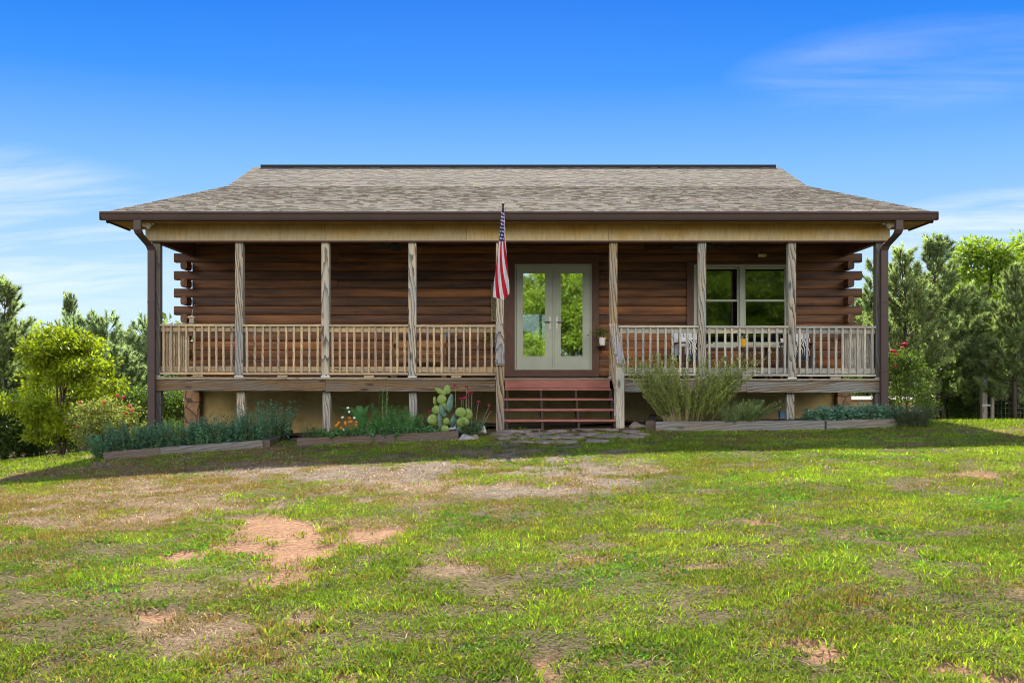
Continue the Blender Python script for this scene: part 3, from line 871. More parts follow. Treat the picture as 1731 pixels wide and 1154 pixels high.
def cover(x, y):
    z = gz(x, y); d = np.maximum(y - CAMY, .8)
    px = CX + x * F / d; py = HY + (EYE - z) * F / d
    fine = (fbm(x, y, .22, 63) - .5) * 1.9
    w1 = (fbm(x, y, .9, 3) - .5) * 1.0 + fine; w2 = (fbm(x, y, 1.4, 13) - .5) * 1.8 + fine
    beh = y < -15
    soil = np.where(beh, 0, ell(SOIL, px, py, w1)); grav = np.where(beh, 0, ell(GRAV, px, py, w2)) * np.clip((fbm(x, y, .45, 43) - .40) * 6 + .25, .12, 1)
    dry = np.where(beh, 0, ell(DRY, px, py, w2)); lush = np.where(beh, 0, ell(LUSH, px, py, w1))
    n = fbm(x, y, 1.1, 23); n2 = fbm(x, y, .5, 33)
    soil = np.clip(soil - .8 * lush, 0, 1); left = np.where(beh, 0, np.clip((1000 - px) / 700, 0, 1) * np.clip((1000 - py) / 160, 0, 1) * .45)
    dry = np.clip(dry * .95 + left + (n - .53) * 2.2 - .6 * lush, 0, 1)
    bare = np.clip((n2 - .61 + .08 * dry) * 6, 0, 1) * np.clip(1.0 - lush, 0, 1) * np.clip(.25 + dry, 0, 1)
    shade_strip = np.clip((780 - py) / 14, 0, 1) * (py > 700) * (d < 17.2)
    return soil, grav, dry, lush, bare, shade_strip


xs = np.concatenate([np.linspace(-300, -40, 14), np.linspace(-34, -12, 14), np.arange(-10.4, 10.41, .065), np.linspace(12, 34, 14), np.linspace(40, 300, 14)])
ys = np.concatenate([np.linspace(-160, -30, 10), np.linspace(-26, -16, 8), np.arange(-14.4, .8, .065), np.arange(1.2, 14, .6), np.linspace(15, 44, 16), np.linspace(50, 420, 16)])
GX, GY = np.meshgrid(xs, ys)
gx, gy = GX.ravel(), GY.ravel()
soil, grav, dry, lush, bare, ss = cover(gx, gy)
zz = gz(gx, gy) + (fbm(gx, gy, .35, 41) - .5) * .035 * (np.abs(gx) < 11) * (gy < 1) + (fbm(gx, gy, 2.2, 51) - .5) * .05 - .03 * np.clip(soil + bare * .5, 0, 1)
nf = fbm(gx, gy, .16, 61)[:, None]; nb = fbm(gx, gy, .7, 71)[:, None]
base = np.array([.12, .095, .045]) * (.7 + .6 * nf) * (1 - dry[:, None]) + np.array([.215, .15, .082]) * (.7 + .6 * nf) * dry[:, None]
redc = np.array([.36, .20, .112]) * (.8 + .4 * nb) * (.85 + .3 * nf)
grc = np.array([.20, .155, .115]) * (.55 + .9 * nf)
bc = np.array([.27, .185, .115]) * (.75 + .5 * nf)
cc = base + (bc - base) * bare[:, None]
cc = cc + (grc - cc) * np.clip(grav * 1.3, 0, 1)[:, None]
cc = cc + (redc - cc) * np.clip(soil * 1.2, 0, .92)[:, None]
nx, ny = len(xs), len(ys)
ii = (np.arange(ny - 1)[:, None] * nx + np.arange(nx - 1)[None]).ravel()
gm, nt, b, o = newmat('lawn_soil')
c = attr(nt, 'col').outputs['Color']; tc = nd(nt, 'ShaderNodeTexCoord')
n = nd(nt, 'ShaderNodeTexNoise', {'Vector': tc.outputs['Object'], 'Scale': 26.0, 'Detail': 6.0, 'Roughness': .7})
v = nd(nt, 'ShaderNodeTexVoronoi', {'Vector': tc.outputs['Object'], 'Scale': 38.0})
c = mix(nt, .8, c, ramp(nt, n.outputs[0], [(.3, (.55, .53, .5)), (.5, (1, 1, 1)), (.7, (1.45, 1.42, 1.4))]), 'MULTIPLY')
c = mix(nt, .35, c, ramp(nt, nd(nt, 'ShaderNodeSeparateColor', {0: v.outputs['Color']}).outputs[0], [(0, (.5, .5, .5)), (1, (1.5, 1.5, 1.5))]), 'MULTIPLY')
nt.links.new(c, b.inputs['Base Color']); b.inputs['Roughness'].default_value = .95; b.inputs['Specular IOR Level'].default_value = .1
hh = math_(nt, 'ADD', n.outputs[0], math_(nt, 'MULTIPLY', v.outputs['Distance'], -.6))
bump(nt, b, hh, .8, .03)
gr = fast('ground', np.c_[gx, gy, zz], np.c_[ii, ii + 1, ii + nx + 1, ii + nx], cc, gm, smooth=True); tag(gr, kind='structure')

# ================================================================== grass
M_grass = leafmat('grass_blade', .40, .75, .08)
M_straw = leafmat('dry_straw', .2, .7, .15)
r = np.random.default_rng(5)


def in_bed(x, y):
    bx = (y > -1.25) & (x < -6.0 + 6) & (x > -7.3) & (x < -.85) & (y > np.interp(x, [-7.3, -3.9, -3.6, -.8], [-1.05, -.72, -1.35, -.75]))
    rx = (x > 2.25) & (x < 6.7) & (y > -1.0)
    stairs_ = (x > -.4) & (x < 2.1) & (y > -1.1)
    house = (y > -.2) & (np.abs(x) < 6.75)
    stone = (x > -.5) & (x < 2.1) & (y > -1.9) & (y < -1)
    return bx | rx | stairs_ | house, stone


def scatter(n, d0, d1, p):
    """points over the visible lawn, denser near the camera (density falls as d**-p)"""
    u = r.random(n)
    q = 2 - p
    d = (d0 ** q + u * (d1 ** q - d0 ** q)) ** (1 / q)
    x = (r.random(n) * 2 - 1) * (.59 * d + 2.2)
    return x, d + CAMY


tx, ty = scatter(205000, 3.6, 17.6, 1.15)
soil, grav, dry, lush, bare, ss = cover(tx, ty)
bed, stone = in_bed(tx, ty)
d = ty - CAMY
gap = np.clip((fbm(tx, ty, .24, 111) - .36) * 7, .10, 1)
pg = np.clip(1.0 - 1.02 * soil - .68 * grav - .42 * dry - .8 * bare + .35 * lush, .015, 1) * np.maximum(gap, lush * .8) * np.where(stone, .06, 1)
keep = (r.random(len(tx)) < pg) & ~bed
tx, ty, d, dry, lush, ss = tx[keep], ty[keep], d[keep], dry[keep], lush[keep], ss[keep]
nt_ = len(tx)
kind = r.random(nt_)
brown = kind < np.clip(.10 + .75 * dry - .25 * lush + .3 * grav[keep] + (fbm(tx, ty, .5, 113) - .55) * 2.2 + .10 - np.clip(tx, 0, 4) * .035, .05, .92)
clov = ~brown & (fbm(tx, ty, .9, 91) + .12 * lush > .60)
sizef = np.clip(.35 + 1.1 * fbm(tx, ty, .4, 95) + .3 * r.normal(size=nt_), .4, 2.0)
parts = []
nb_ = np.where(brown, 11, 9)
idx = np.repeat(np.arange(nt_), nb_)
m = len(idx)
az = r.uniform(0, 2 * np.pi, m); rad = r.random(m) ** .7 * .042 * (1 + .05 * d[idx])
bx, by = tx[idx] + np.cos(az) * rad, ty[idx] + np.sin(az) * rad
bz = gz(bx, by) + (fbm(bx, by, 2.2, 51) - .5) * .05 - .012
bh = np.where(brown[idx], r.uniform(.016, .045, m), r.uniform(.016, .048, m)) * sizef[idx]
bh = np.where(clov[idx], bh * .62, bh)
bw = np.where(brown[idx], .003, np.where(clov[idx], .008, .0048)) * r.uniform(.7, 1.4, m) * (1 + .055 * d[idx])
ln = np.where(brown[idx], r.uniform(.1, .8, m), r.uniform(.25, 1.4, m))
tone = r.normal(0, .18, m) + (fbm(bx, by, .8, 97) - .5) * .9 + np.repeat(r.normal(0, .28, nt_), nb_)
cg = np.array([.170, .285, .026])[None] * np.exp(tone)[:, None]
yel = np.clip(r.normal(.16, .28, m) + (fbm(bx, by, 1.7, 99) - .5) * 1.0 + (fbm(bx, by, .25, 119) - .5) * 1.3, 0, 1)[:, None]
cg = cg * (1 - yel) + np.array([.29, .34, .036])[None] * np.exp(tone)[:, None] * yel
cg = np.where(clov[idx][:, None], np.array([.105, .245, .030])[None] * np.exp(tone)[:, None], cg)
cbr = np.array([.20, .14, .06])[None] * np.exp(r.normal(0, .3, m))[:, None]
cb = np.where(brown[idx][:, None], cbr, cg)
cb = np.where((~brown[idx] & (r.random(m) < .07))[:, None], np.array([.26, .20, .08])[None] * np.exp(tone * .5)[:, None], cb)
v1 = blades(np.c_[bx, by, bz], bh, bw, np.clip(cb, .004, .8), ln, seed=8, az=az + r.normal(0, .5, m))
# creeping undergrowth of very short blades between the tufts
ux, uy = scatter(430000, 3.6, 17.6, 1.1)
soil, grav, dry2, lush2, bare, ss2 = cover(ux, uy); bed, stone = in_bed(ux, uy)
pg = np.clip(1.0 - 1.3 * soil - .97 * grav - .72 * dry2 - .8 * bare + .3 * lush2, 0, 1) * np.clip((fbm(ux, uy, .24, 111) - .32) * 6, .2, 1) * np.where(stone, .03, 1)
keep = (r.random(len(ux)) < pg) & ~bed
ux, uy, dry2 = ux[keep], uy[keep], dry2[keep]; m = len(ux); du = uy - CAMY
tone = r.normal(0, .22, m) + (fbm(ux, uy, .8, 97) - .5) * .9
cu = np.array([.15, .235, .026])[None] * np.exp(tone)[:, None]
mixb = (r.random(m) < .16 + .5 * dry2)[:, None]
cu = np.where(mixb, np.array([.26, .19, .085])[None] * np.exp(r.normal(0, .3, m))[:, None], cu)
uz = gz(ux, uy) + (fbm(ux, uy, 2.2, 51) - .5) * .05 - .008
v2 = blades(np.c_[ux, uy, uz], r.uniform(.015, .05, m), .006 * r.uniform(.7, 1.3, m) * (1 + .06 * du), np.clip(cu, .004, .8), r.uniform(.4, 2.0, m), seed=9)
V_, F_, C_ = cat([v1, v2])
tag(fast('grass', V_, F_, C_, M_grass), kind='stuff')
# dead straw lying flat on the soil
sx_, sy_ = scatter(215000, 3.6, 17.6, 1.1)
soil, grav, dry3, lush3, bare, ss3 = cover(sx_, sy_); bed, stone = in_bed(sx_, sy_)
keep = (r.random(len(sx_)) < np.clip(.12 + .75 * dry3 + .5 * bare - .55 * soil - .3 * lush3, .03, 1)) & ~bed
sx_, sy_ = sx_[keep], sy_[keep]; m = len(sx_); ds = sy_ - CAMY
cs = np.array([.27, .20, .105])[None] * np.exp(r.normal(0, .5, m))[:, None]
sz_ = gz(sx_, sy_) + (fbm(sx_, sy_, 2.2, 51) - .5) * .05 + .004
V_, F_, C_ = blades(np.c_[sx_, sy_, sz_], r.uniform(.008, .028, m), .004 * (1 + .07 * ds), np.clip(cs, .01, .8), r.uniform(1.2, 4.5, m), seed=10)
tag(fast('dry_grass', V_, F_, C_, M_straw), kind='stuff')
# lawn beyond: right of the cabin, left of it and the strip beside it
fx = np.concatenate([r.uniform(6.4, 24, 42000), r.uniform(-16, -6.3, 16000)]); fy = np.concatenate([r.uniform(-1.6, 14, 42000), r.uniform(-3.5, 8, 16000)])
bed, stone = in_bed(fx, fy); keep = ~bed & ~((fx < 7.2) & (fx > 6.0) & (fy > -.9) & (fy < -.2)); fx, fy = fx[keep], fy[keep]; m = len(fx)
tone = r.normal(0, .25, m) + (fbm(fx, fy, 1.2, 97) - .5) * .9
cf = np.array([.15, .23, .020])[None] * np.exp(tone)[:, None]
fz = gz(fx, fy) + (fbm(fx, fy, 2.2, 51) - .5) * .05 - .01
V_, F_, C_ = blades(np.c_[fx, fy, fz], r.uniform(.04, .11, m), .016 * r.uniform(.7, 1.4, m), np.clip(cf, .004, .8), r.uniform(.3, 1.6, m), seed=12)
tag(fast('far_grass', V_, F_, C_, M_grass), kind='stuff')
# pale gravel chips on the worn path
hx_, hy_ = scatter(60000, 8, 17.4, 0.6)
soil, grav, dry4, lush4, bare, ss4 = cover(hx_, hy_); bed, stone = in_bed(hx_, hy_)
keep = (r.random(len(hx_)) < np.clip(grav * 1.2 - .1, 0, 1) * .35) & ~bed
hx_, hy_ = hx_[keep], hy_[keep]; m = len(hx_)
hz_ = gz(hx_, hy_) + (fbm(hx_, hy_, 2.2, 51) - .5) * .05 + (fbm(hx_, hy_, .35, 41) - .5) * .035
R_ = r.uniform(.006, .016, m)[:, None, None]
oct_ = np.array([(1, 0, 0), (-.5, .87, 0), (-.5, -.87, 0), (.1, .1, .75)])[None]
rot = r.uniform(0, 6.28, m); cr, sr = np.cos(rot), np.sin(rot)
ov = np.repeat(oct_, m, 0) * R_ * r.uniform(.7, 1.3, (m, 4, 3))
ov = np.stack([ov[..., 0] * cr[:, None] - ov[..., 1] * sr[:, None], ov[..., 0] * sr[:, None] + ov[..., 1] * cr[:, None], ov[..., 2]], -1) + np.c_[hx_, hy_, hz_][:, None]
i4 = np.arange(m)[:, None] * 4
fo = np.concatenate([np.c_[i4, i4 + 1, i4 + 3], np.c_[i4 + 1, i4 + 2, i4 + 3], np.c_[i4 + 2, i4, i4 + 3]])
gc_ = np.repeat(vary((.25, .20, .155), m, .4, .05, 3), 4, 0)
gmat, nt, b, o = newmat('gravel_stone'); nt.links.new(attr(nt, 'col').outputs['Color'], b.inputs['Base Color']); b.inputs['Roughness'].default_value = .85
tag(fast('gravel', ov.reshape(-1, 3), fo, gc_, gmat), kind='stuff')
# ================================================================== vegetation
M_leaf = leafmat('broad_leaf', .48, .5, .25)
M_needle = leafmat('pine_needle', .55, .5, .2, (1.25, 1.35, .8))
M_petal = leafmat('petal', .3, .6, .2)
M_bark = wood('bark', (.085, .066, .05), (.06, .046, .034), (.025, .02, .015), ring=16, warp=.3, knots=False)
M_stem = leafmat('green_stem', .2, .6, .2)


def rdir(rr, el0, el1):
    a = rr.uniform(0, 2 * math.pi); e = rr.uniform(el0, el1)
    return Vector((math.cos(a) * math.cos(e), math.sin(a) * math.cos(e), math.sin(e)))


def tree_meshes(kind, h, rad, col, seed, leaf=.1, nleaf=3000, trunk_r=.08, stems=1, bare=.22, clump=.28, name=None):
    """a tree: trunk mesh (trunk, limbs, twigs) and crown mesh (leaves or needles round the twigs), both about a local origin at its foot"""
    rr = random.Random(seed); rg = np.random.default_rng(seed)
    tb = MB(); tips = []
    if kind == 'pine':
        bend = Vector((rr.uniform(-.05, .05), rr.uniform(-.05, .05), 0)) * h
        tp = [Vector((0, 0, -.25)) + bend * (t ** 2) + Vector((rr.uniform(-.01, .01) * h, rr.uniform(-.01, .01) * h, (h + .25) * t)) for t in np.linspace(0, 1, 9)]
        tb.tube(tp, [trunk_r * (1 - .93 * i / 8) for i in range(9)], 7)
        z = bare * h; dirs = []
        while z < h * .97:
            t = z / h; c = Vector((0, 0, z)) + bend * t ** 2
            L = rad * (1 - t) ** .75 * (.55 + .45 * min(1, t / .3)) + .12 * rad
            for q in range(rr.choice((3, 4, 5))):
                e = rr.uniform(.05, .5) + .55 * t
                dv = rdir(rr, e, e + .1); l = L * rr.uniform(.6, 1.2)
                mid = c + dv * l * .5 + Vector((0, 0, -.03 * l)); end = c + dv * l + Vector((0, 0, .16 * l))
                tb.tube([c, mid, end], [.022 * (1 - .6 * t) * h / 5, .012 * h / 5, .004], 5, cap=False)
                k = max(2, int(l / .17))
                for s in range(k):
                    f = .3 + .7 * (s + 1) / k
                    p = c.lerp(mid, f * 2) if f < .5 else mid.lerp(end, f * 2 - 1)
                    for tw in range(2 if f < .95 else 1):
                        d2 = (dv + rdir(rr, -.2, .9) * .9 * (1 if f < .95 else .4)); d2.z += .35; d2.normalize()
                        tl = rr.uniform(.10, .32) * (1 if f < .95 else .9)
                        tips.append((p, d2, tl))
                        if tl > .17: tips.append((p + d2 * tl * .5, d2, tl * .6))
            z += rr.uniform(.16, .34) * h / 5.5
        tips.append((tp[-1], Vector((0, 0, 1)), .35)); tips.append((tp[-1] - Vector((0, 0, .2)), Vector((0, 0, 1)), .3))
        per = max(6, int(nleaf / len(tips)))
        B = np.array([tuple(p) for p, d_, l in tips]); D = np.array([tuple(d_) for p, d_, l in tips]); Ls = np.array([l for p, d_, l in tips])
        i = np.repeat(np.arange(len(tips)), per); n = len(i)
        f = rg.random(n) ** .8
        base = B[i] + D[i] * (Ls[i] * f)[:, None]
        ax = D[i] * 1.0 + rg.normal(size=(n, 3)) * .55; ax /= np.linalg.norm(ax, axis=1)[:, None]
        ln = leaf * rg.uniform(.7, 1.25, n)
        wv = np.cross(ax, rg.normal(size=(n, 3))); wv /= np.linalg.norm(wv, axis=1)[:, None] + 1e-9
        w = (leaf * .085)
        v = np.stack([base - wv * w, base + wv * w, base + ax * ln[:, None]], 1).reshape(-1, 3)
        fc = np.arange(3 * n).reshape(-1, 3)
        tone = np.exp(np.repeat(rg.normal(0, .28, len(tips)), per) + rg.normal(0, .15, n))
        c = np.array(col)[None] * tone[:, None]
        c = c + (rg.random(n) < .08)[:, None] * np.array([.09, .06, .02])
        C = np.repeat(np.clip(c, .003, .8), 3, 0)
        crown = (v, fc, C)
    else:
        ends = []
        for s in range(stems):
            base = Vector((rr.uniform(-.06, .06), rr.uniform(-.06, .06), -.2)) if stems > 1 else Vector((0, 0, -.25))
            lean = Vector((rr.uniform(-1, 1), rr.uniform(-1, 1), 0)) * (rad * .35 if stems > 1 else rad * .08)
            tp = [base + lean * t ** 1.3 + Vector((rr.uniform(-.02, .02) * h, rr.uniform(-.02, .02) * h, (h * .85 + .2) * t)) for t in np.linspace(0, 1, 7)]
            tr = trunk_r * (1 if stems == 1 else .6)
            tb.tube(tp, [tr * (1 - .86 * i / 6) for i in range(7)], 7)
            nl = max(6, int(22 / stems ** .5))
            for q in range(nl):
                t = bare + (1 - bare) * (q + rr.random()) / nl
                k = min(5, int(t * 6)); c = tp[k].lerp(tp[k + 1], t * 6 - k)
                prof = math.sin(math.pi * min(1, (t - bare) / (1 - bare) * .80 + .17)) ** .7
                l = rad * prof * rr.uniform(.6, 1.1); dv = rdir(rr, .05, .65)
                if stems > 1: dv = (dv + lean.normalized() * .5).normalized()
                m1 = c + dv * l * .55 + Vector((0, 0, .05 * l)); e1 = c + dv * l + Vector((rr.uniform(-.1, .1) * l, rr.uniform(-.1, .1) * l, .02 * l))
                tb.tube([c, m1, e1], [tr * .32 * (1 - .5 * t), tr * .2 * (1 - .5 * t), .004], 5, cap=False)
                for f in (.45, .7, .9, 1.0):
                    p = c.lerp(m1, f / .55) if f < .55 else m1.lerp(e1, (f - .55) / .45)
                    for _ in range(2):
                        d2 = (dv + rdir(rr, -.3, 1.0) * 1.1).normalized()
                        e2 = p + d2 * clump * rr.uniform(.4, 1.2)
                        tb.tube([p, e2], [.005 * h / 3, .002], 4, cap=False)
                        ends.append(e2)
            ends.append(tp[-1])
        E = np.array([tuple(p) for p in ends]); per = max(5, int(nleaf / len(E)))
        i = np.repeat(np.arange(len(E)), per); n = len(i)
        g = rg.normal(size=(n, 3)) * clump * .42; g[:, 2] *= .65
        tone = np.exp(np.repeat(rg.normal(0, .22, len(E)), per) + rg.normal(0, .16, n))
        c = np.clip(np.array(col)[None] * tone[:, None] * (1 + rg.normal(0, .05, (n, 3))), .003, .8)
        crown = leaves(E[i] + g, leaf, leaf * .5, c, droop=.35, seed=seed)
    return tb, crown


def make_tree(nm, label, x, y, kind, h, rad, col, seed, group=None, rz=0, **k):
    t = thing(nm, label, 'tree', (x, y, G(x, y)), rz, group)
    tb, cr = tree_meshes(kind, h, rad, col, seed, **k)
    tb.build('trunk', M_bark, t, smooth=True)
    fast('crown', *cr, M_needle if kind == 'pine' else M_leaf, t)
    return t


PINE_C = (.27, .33, .15); PINE_D = (.22, .28, .125); PINE_HAZE = (.27, .345, .20)  # haze over the pale pines painted in as a lighter needle colour


def treeloc(px, d):
    x = X(px, d); y = d + CAMY
    return x, y, G(x, y)


def htop(px, py, d):
    x, y, z = treeloc(px, d); return Z(py, d) - z


# --- pines (three grown, the rest copies of them, turned and scaled)
x, y, z = treeloc(1535, 30); hA = htop(1535, 432, 30)
pineA = make_tree('pine_tree', 'open topped pine right behind the rose bush at the porch corner', x, y, 'pine', hA, 1.55, PINE_C, 21, 'pines on the right beyond the lawn', leaf=.17, nleaf=42000, trunk_r=.09, bare=.10)
x, y, z = treeloc(1580, 31.5); hB = htop(1580, 414, 31.5)
pineB = make_tree('pine_tree', 'tallest spiky pine between the rose bush and the wooden fence post', x, y, 'pine', hB, 1.6, PINE_D, 34, 'pines on the right beyond the lawn', leaf=.18, nleaf=42000, trunk_r=.10, bare=.12)
x, y, z = treeloc(185, 38); hC = htop(185, 540, 38)
pineC = make_tree('pine_tree', 'pale green bushy pine behind the red rose bush on the left', x, y, 'pine', hC, 1.9, PINE_HAZE, 55, 'pale pines on the left slope', leaf=.20, nleaf=42000, trunk_r=.10, bare=.05)
kA, kB, kC = children(pineA), children(pineB), children(pineC)
GR, GL = 'pines on the right beyond the lawn', 'pale pines on the left slope'
for (pr, hh, px, py, d, rz, lab, g) in (
        (pineB, hB, 1488, 455, 35, 1.1, 'pine half hidden behind the right brown downspout', GR),
        (pineA, hA, 1642, 492, 32.5, 2.2, 'low dark pine just left of the tall wooden fence post', GR),
        (pineB, hB, 1716, 462, 29.5, 3.9, 'tall pine standing to the right of the tall fence post', GR),
        (pineA, hA, 1772, 470, 31, 4.4, 'pine at the very right edge beyond the fence', GR),
        (pineA, hA, 1612, 447, 40, 5.1, 'slender pine rising behind the gap left of the fence post', GR),
        (pineC, hC, 1452, 505, 44, 0.6, 'pale pine seen between the log corner ends and the right downspout', GR),
        (pineC, hC, 1555, 520, 45, 2.7, 'pale pine in the background behind the right hand pines', GR),
        (pineB, hB, 1668, 470, 38, .4, 'dark pine behind the tall fence post', GR),
        (pineB, hB, 8, 486, 27, 1.9, 'dark spiky pine at the left edge of the picture', 'dark pines on the left'),
        (pineA, hA, -60, 520, 29, 3.0, 'dark pine outside the left edge', 'dark pines on the left'),
        (pineB, hB, 52, 575, 31, 4.8, 'low dark pine left behind the yellow green tree', 'dark pines on the left'),
        (pineB, hB, 116, 510, 46, .8, 'narrow pine spire above the top of the yellow green tree', 'dark pines on the left'),
        (pineC, hC, 140, 545, 43, 2.0, 'pale pine just right of the narrow spire', GL),
        (pineC, hC, 238, 548, 36, 3.3, 'pale pine showing beside the left brown downspout', GL),
        (pineC, hC, 288, 560, 40, 4.2, 'pale pine seen through the left end of the porch', GL),
        (pineC, hC, 335, 585, 37, 5.6, 'pale pine behind the left side railing', GL),
        (pineC, hC, 212, 590, 33, 1.3, 'low pale pine filling the slope above the blue green herb bed', GL),
        (pineC, hC, 130, 620, 33, 5.0, 'low pale pine behind the trunk of the yellow green tree', GL),
        (pineC, hC, 30, 560, 38, 3.7, 'pale pine behind the dark pine at the left edge', GL)):
    x, y, z = treeloc(px, d); s = htop(px, py, d) / hh
    sx = .65 if px == 116 else max(s, .8); dup(pr, (x, y, z), rz, (sx, sx, s), lab, g, {id(pineA): kA, id(pineB): kB, id(pineC): kC}[id(pr)])

# --- broad leaved trees
x, y, z = treeloc(1672, 34)
bl = make_tree('leafy_tree', 'bright green leafy tree towering behind the pines at the right edge', x, y, 'leaf', htop(1700, 374, 34), 1.7, (.19, .29, .035), 61, 'leafy trees behind the pines', leaf=.17, nleaf=11000, trunk_r=.12, bare=.2, clump=.5)
kbl = children(bl); hbl = htop(1700, 374, 34)
for px, py, d, rz, lab, g in ((1742, 372, 35, 2.0, 'second leafy tree at the right edge, cut by the frame', 'leafy trees behind the pines'),
                              (1625, 560, 46, 4.0, 'leafy tree low behind the fence post', 'leafy trees behind the pines'),
                              (1810, 400, 38, 1.0, 'leafy tree beyond the right edge', 'leafy trees behind the pines')):
    x, y, z = treeloc(px, d); s = htop(px, py, d) / hbl
    dup(bl, (x, y, z), rz, (max(s, .8), max(s, .8), s), lab, g, kbl)
x, y, z = treeloc(104, 21.3)
yt = make_tree('garden_tree', 'small yellow green tree with drooping leaves left of the cabin', x, y, 'leaf', htop(104, 550, 21.3), .98, (.20, .27, .014), 73, leaf=.095, nleaf=15000, trunk_r=.07, stems=4, bare=.18, clump=.22)
# trees behind the photographer, seen mirrored in the door and window glass
for k, (x, y, s, lab) in enumerate(((.2, -34, 1.15, 'first'), (3.2, -31.5, 1.25, 'second'), (-2.6, -36, 1.1, 'third'), (6.2, -35, 1.2, 'fourth'), (9.2, -32, 1.3, 'fifth'), (12.2, -34, 1.15, 'sixth'), (15.2, -32.5, 1.3, 'seventh'))):
    dup(bl, (x, y, G(x, y)), k * 1.3, s * .98, 'leafy tree behind the viewer, reflected in the door and window glass', 'trees mirrored in the glass', kbl)
for k, (x, y, s) in enumerate(((1.2, -30, .62), (4.6, -33, .8), (10.6, -30.5, .7), (13.6, -31, .62), (-.8, -32, .7), (8, -41, 1.6), (11, -42, 1.7), (14, -41, 1.6), (17, -42, 1.7), (2, -43, 1.5), (5, -42, 1.4), (-1.5, -43, 1.4))):
    dup(bl, (x, y, G(x, y)), k * 1.7, s, 'leafy tree behind the viewer, reflected in the door and window glass', 'trees mirrored in the glass', kbl)
# trees behind the cabin (seen through the door and the open back window)
for x, y, s, rz in ((.9, 46, .75, .5), (3.2, 50, .85, 2.5), (-2, 52, .9, 4)):
    dup(bl, (x, y, G(x, y)), rz, s, 'leafy tree behind the cabin seen through the glass of the door', 'trees behind the cabin', kbl)


# --- shrubs: one mesh of leaves on several stems
def shrub(nm, label, x, y, h, rad, col, seed, group=None, leaf=.05, nleaf=1800, cat_='shrub', clump=.16, stems=5, bare=.08, z=None):
    t = thing(nm, label, cat_, (x, y, G(x, y) if z is None else z), 0, group)
    tb, cr = tree_meshes('leaf', h, rad, col, seed, leaf=leaf, nleaf=nleaf, trunk_r=.025, stems=stems, bare=bare, clump=clump)
    tb.build('stem', M_bark, t, smooth=True); fast('foliage', *cr, M_leaf, t)
    return t


x, y, z = treeloc(1600, 33)
sh = shrub('wild_shrub', 'dark leafy shrub in the undergrowth left of the fence post', x, y, 1.9, 1.0, (.065, .12, .025), 81, 'undergrowth shrubs along the wood edge', leaf=.09, nleaf=8000, clump=.34)
ksh = children(sh); gs = 'undergrowth shrubs along the wood edge'
for px, d, s, rz, lab in ((1560, 34, .9, 1, 'dark shrub behind the hutch beside the rose bush'), (1642, 34, 1.0, 2, 'dark shrub touching the foot of the tall fence post'), (1690, 34.5, .9, 3, 'dark shrub behind the short fence stake'),
                          (1728, 33.5, 1.0, 4, 'dark shrub behind the wire fence at the right edge'), (1775, 34, 1.1, 5, 'dark shrub past the right edge'), (1520, 36, 1.0, 6, 'dark shrub behind the right downspout'),
                          (1470, 37, 1.0, .5, 'dark shrub seen under the right end of the deck'), (14, 25.5, .85, 1.5, 'dark shrub at the left edge below the pine'), (62, 26, .75, 2.5, 'dark shrub left of the yellow green tree trunk'),
                          (130, 27, .8, 3.5, 'dark shrub behind the yellow green tree trunk'), (-40, 25, .9, 4.5, 'dark shrub past the left edge'), (200, 27.5, .8, 5.5, 'dark shrub behind the red rose bush on the left'),
                          (255, 27, .8, .2, 'dark shrub behind the left downspout'), (305, 28, .75, 1.9, 'shrub seen below the left end of the deck'), (345, 30, .9, 2.9, 'shrub behind the stone corner pier')):
    x, y, z = treeloc(px, d); dup(sh, (x, y, z), rz, s, lab, gs, ksh)
# far wood closing the horizon: one mass nobody could count
rgw = np.random.default_rng(4)
A_ = np.concatenate([rgw.uniform(-.62, -.20, 26000), rgw.uniform(.20, .62, 26000), rgw.uniform(-.21, .21, 9000)])
D_ = rgw.uniform(62, 84, len(A_)); wx = A_ * D_; wy = D_ + CAMY
top = 6.2 + (vnoise(wx, wy, 5.0, 8) - .5) * 4.2 + (vnoise(wx, wy, 2.0, 9) - .5) * 1.6 - 2.0 * (np.abs(A_) < .20)
wz = gz(wx, wy) + top * rgw.random(len(A_)) ** .75
wc = vary((.19, .245, .13), len(A_), .3, .08, 5)  # leaves lightened, distance haze put into their colour
V_, F_, C_ = leaves(np.c_[wx, wy, wz], .55, .35, wc, seed=6)
tag(fast('woodland', V_, F_, C_, M_leaf), kind='stuff')

# --- rose bushes
M_rose = plain('rose_petal', (.50, .015, .04), .6, 0, .25, 30)
M_coral = plain('coral_petal', (.60, .09, .07), .6, 0, .25, 30)


def rosebush(label, x, y, h, rad, seed, flowers, col, n=2600):
    t = shrub('rose_bush', label, x, y, h, rad, col, seed, 'rose bushes beside the cabin', leaf=.06, nleaf=n * 2, cat_='rose bush', clump=.17, stems=6, bare=.15)
    rr = random.Random(seed); c0 = Vector(t.location)
    for (px, py, s, m) in flowers:
        d = y - CAMY - .32 * rad
        p = P(px, py, d) - c0
        fl = MB()
        for q in range(7):
            a = q * 2.4; rr2 = s * .028 * (.3 + .1 * q)
            fl.blob(p + Vector((math.cos(a) * rr2, math.sin(a) * rr2, rr.uniform(-.01, .012))), (s * .022, s * .022, s * .018), seed=q, n=7, m=4)
        fl.build('flower', m, t, smooth=True)
    return t


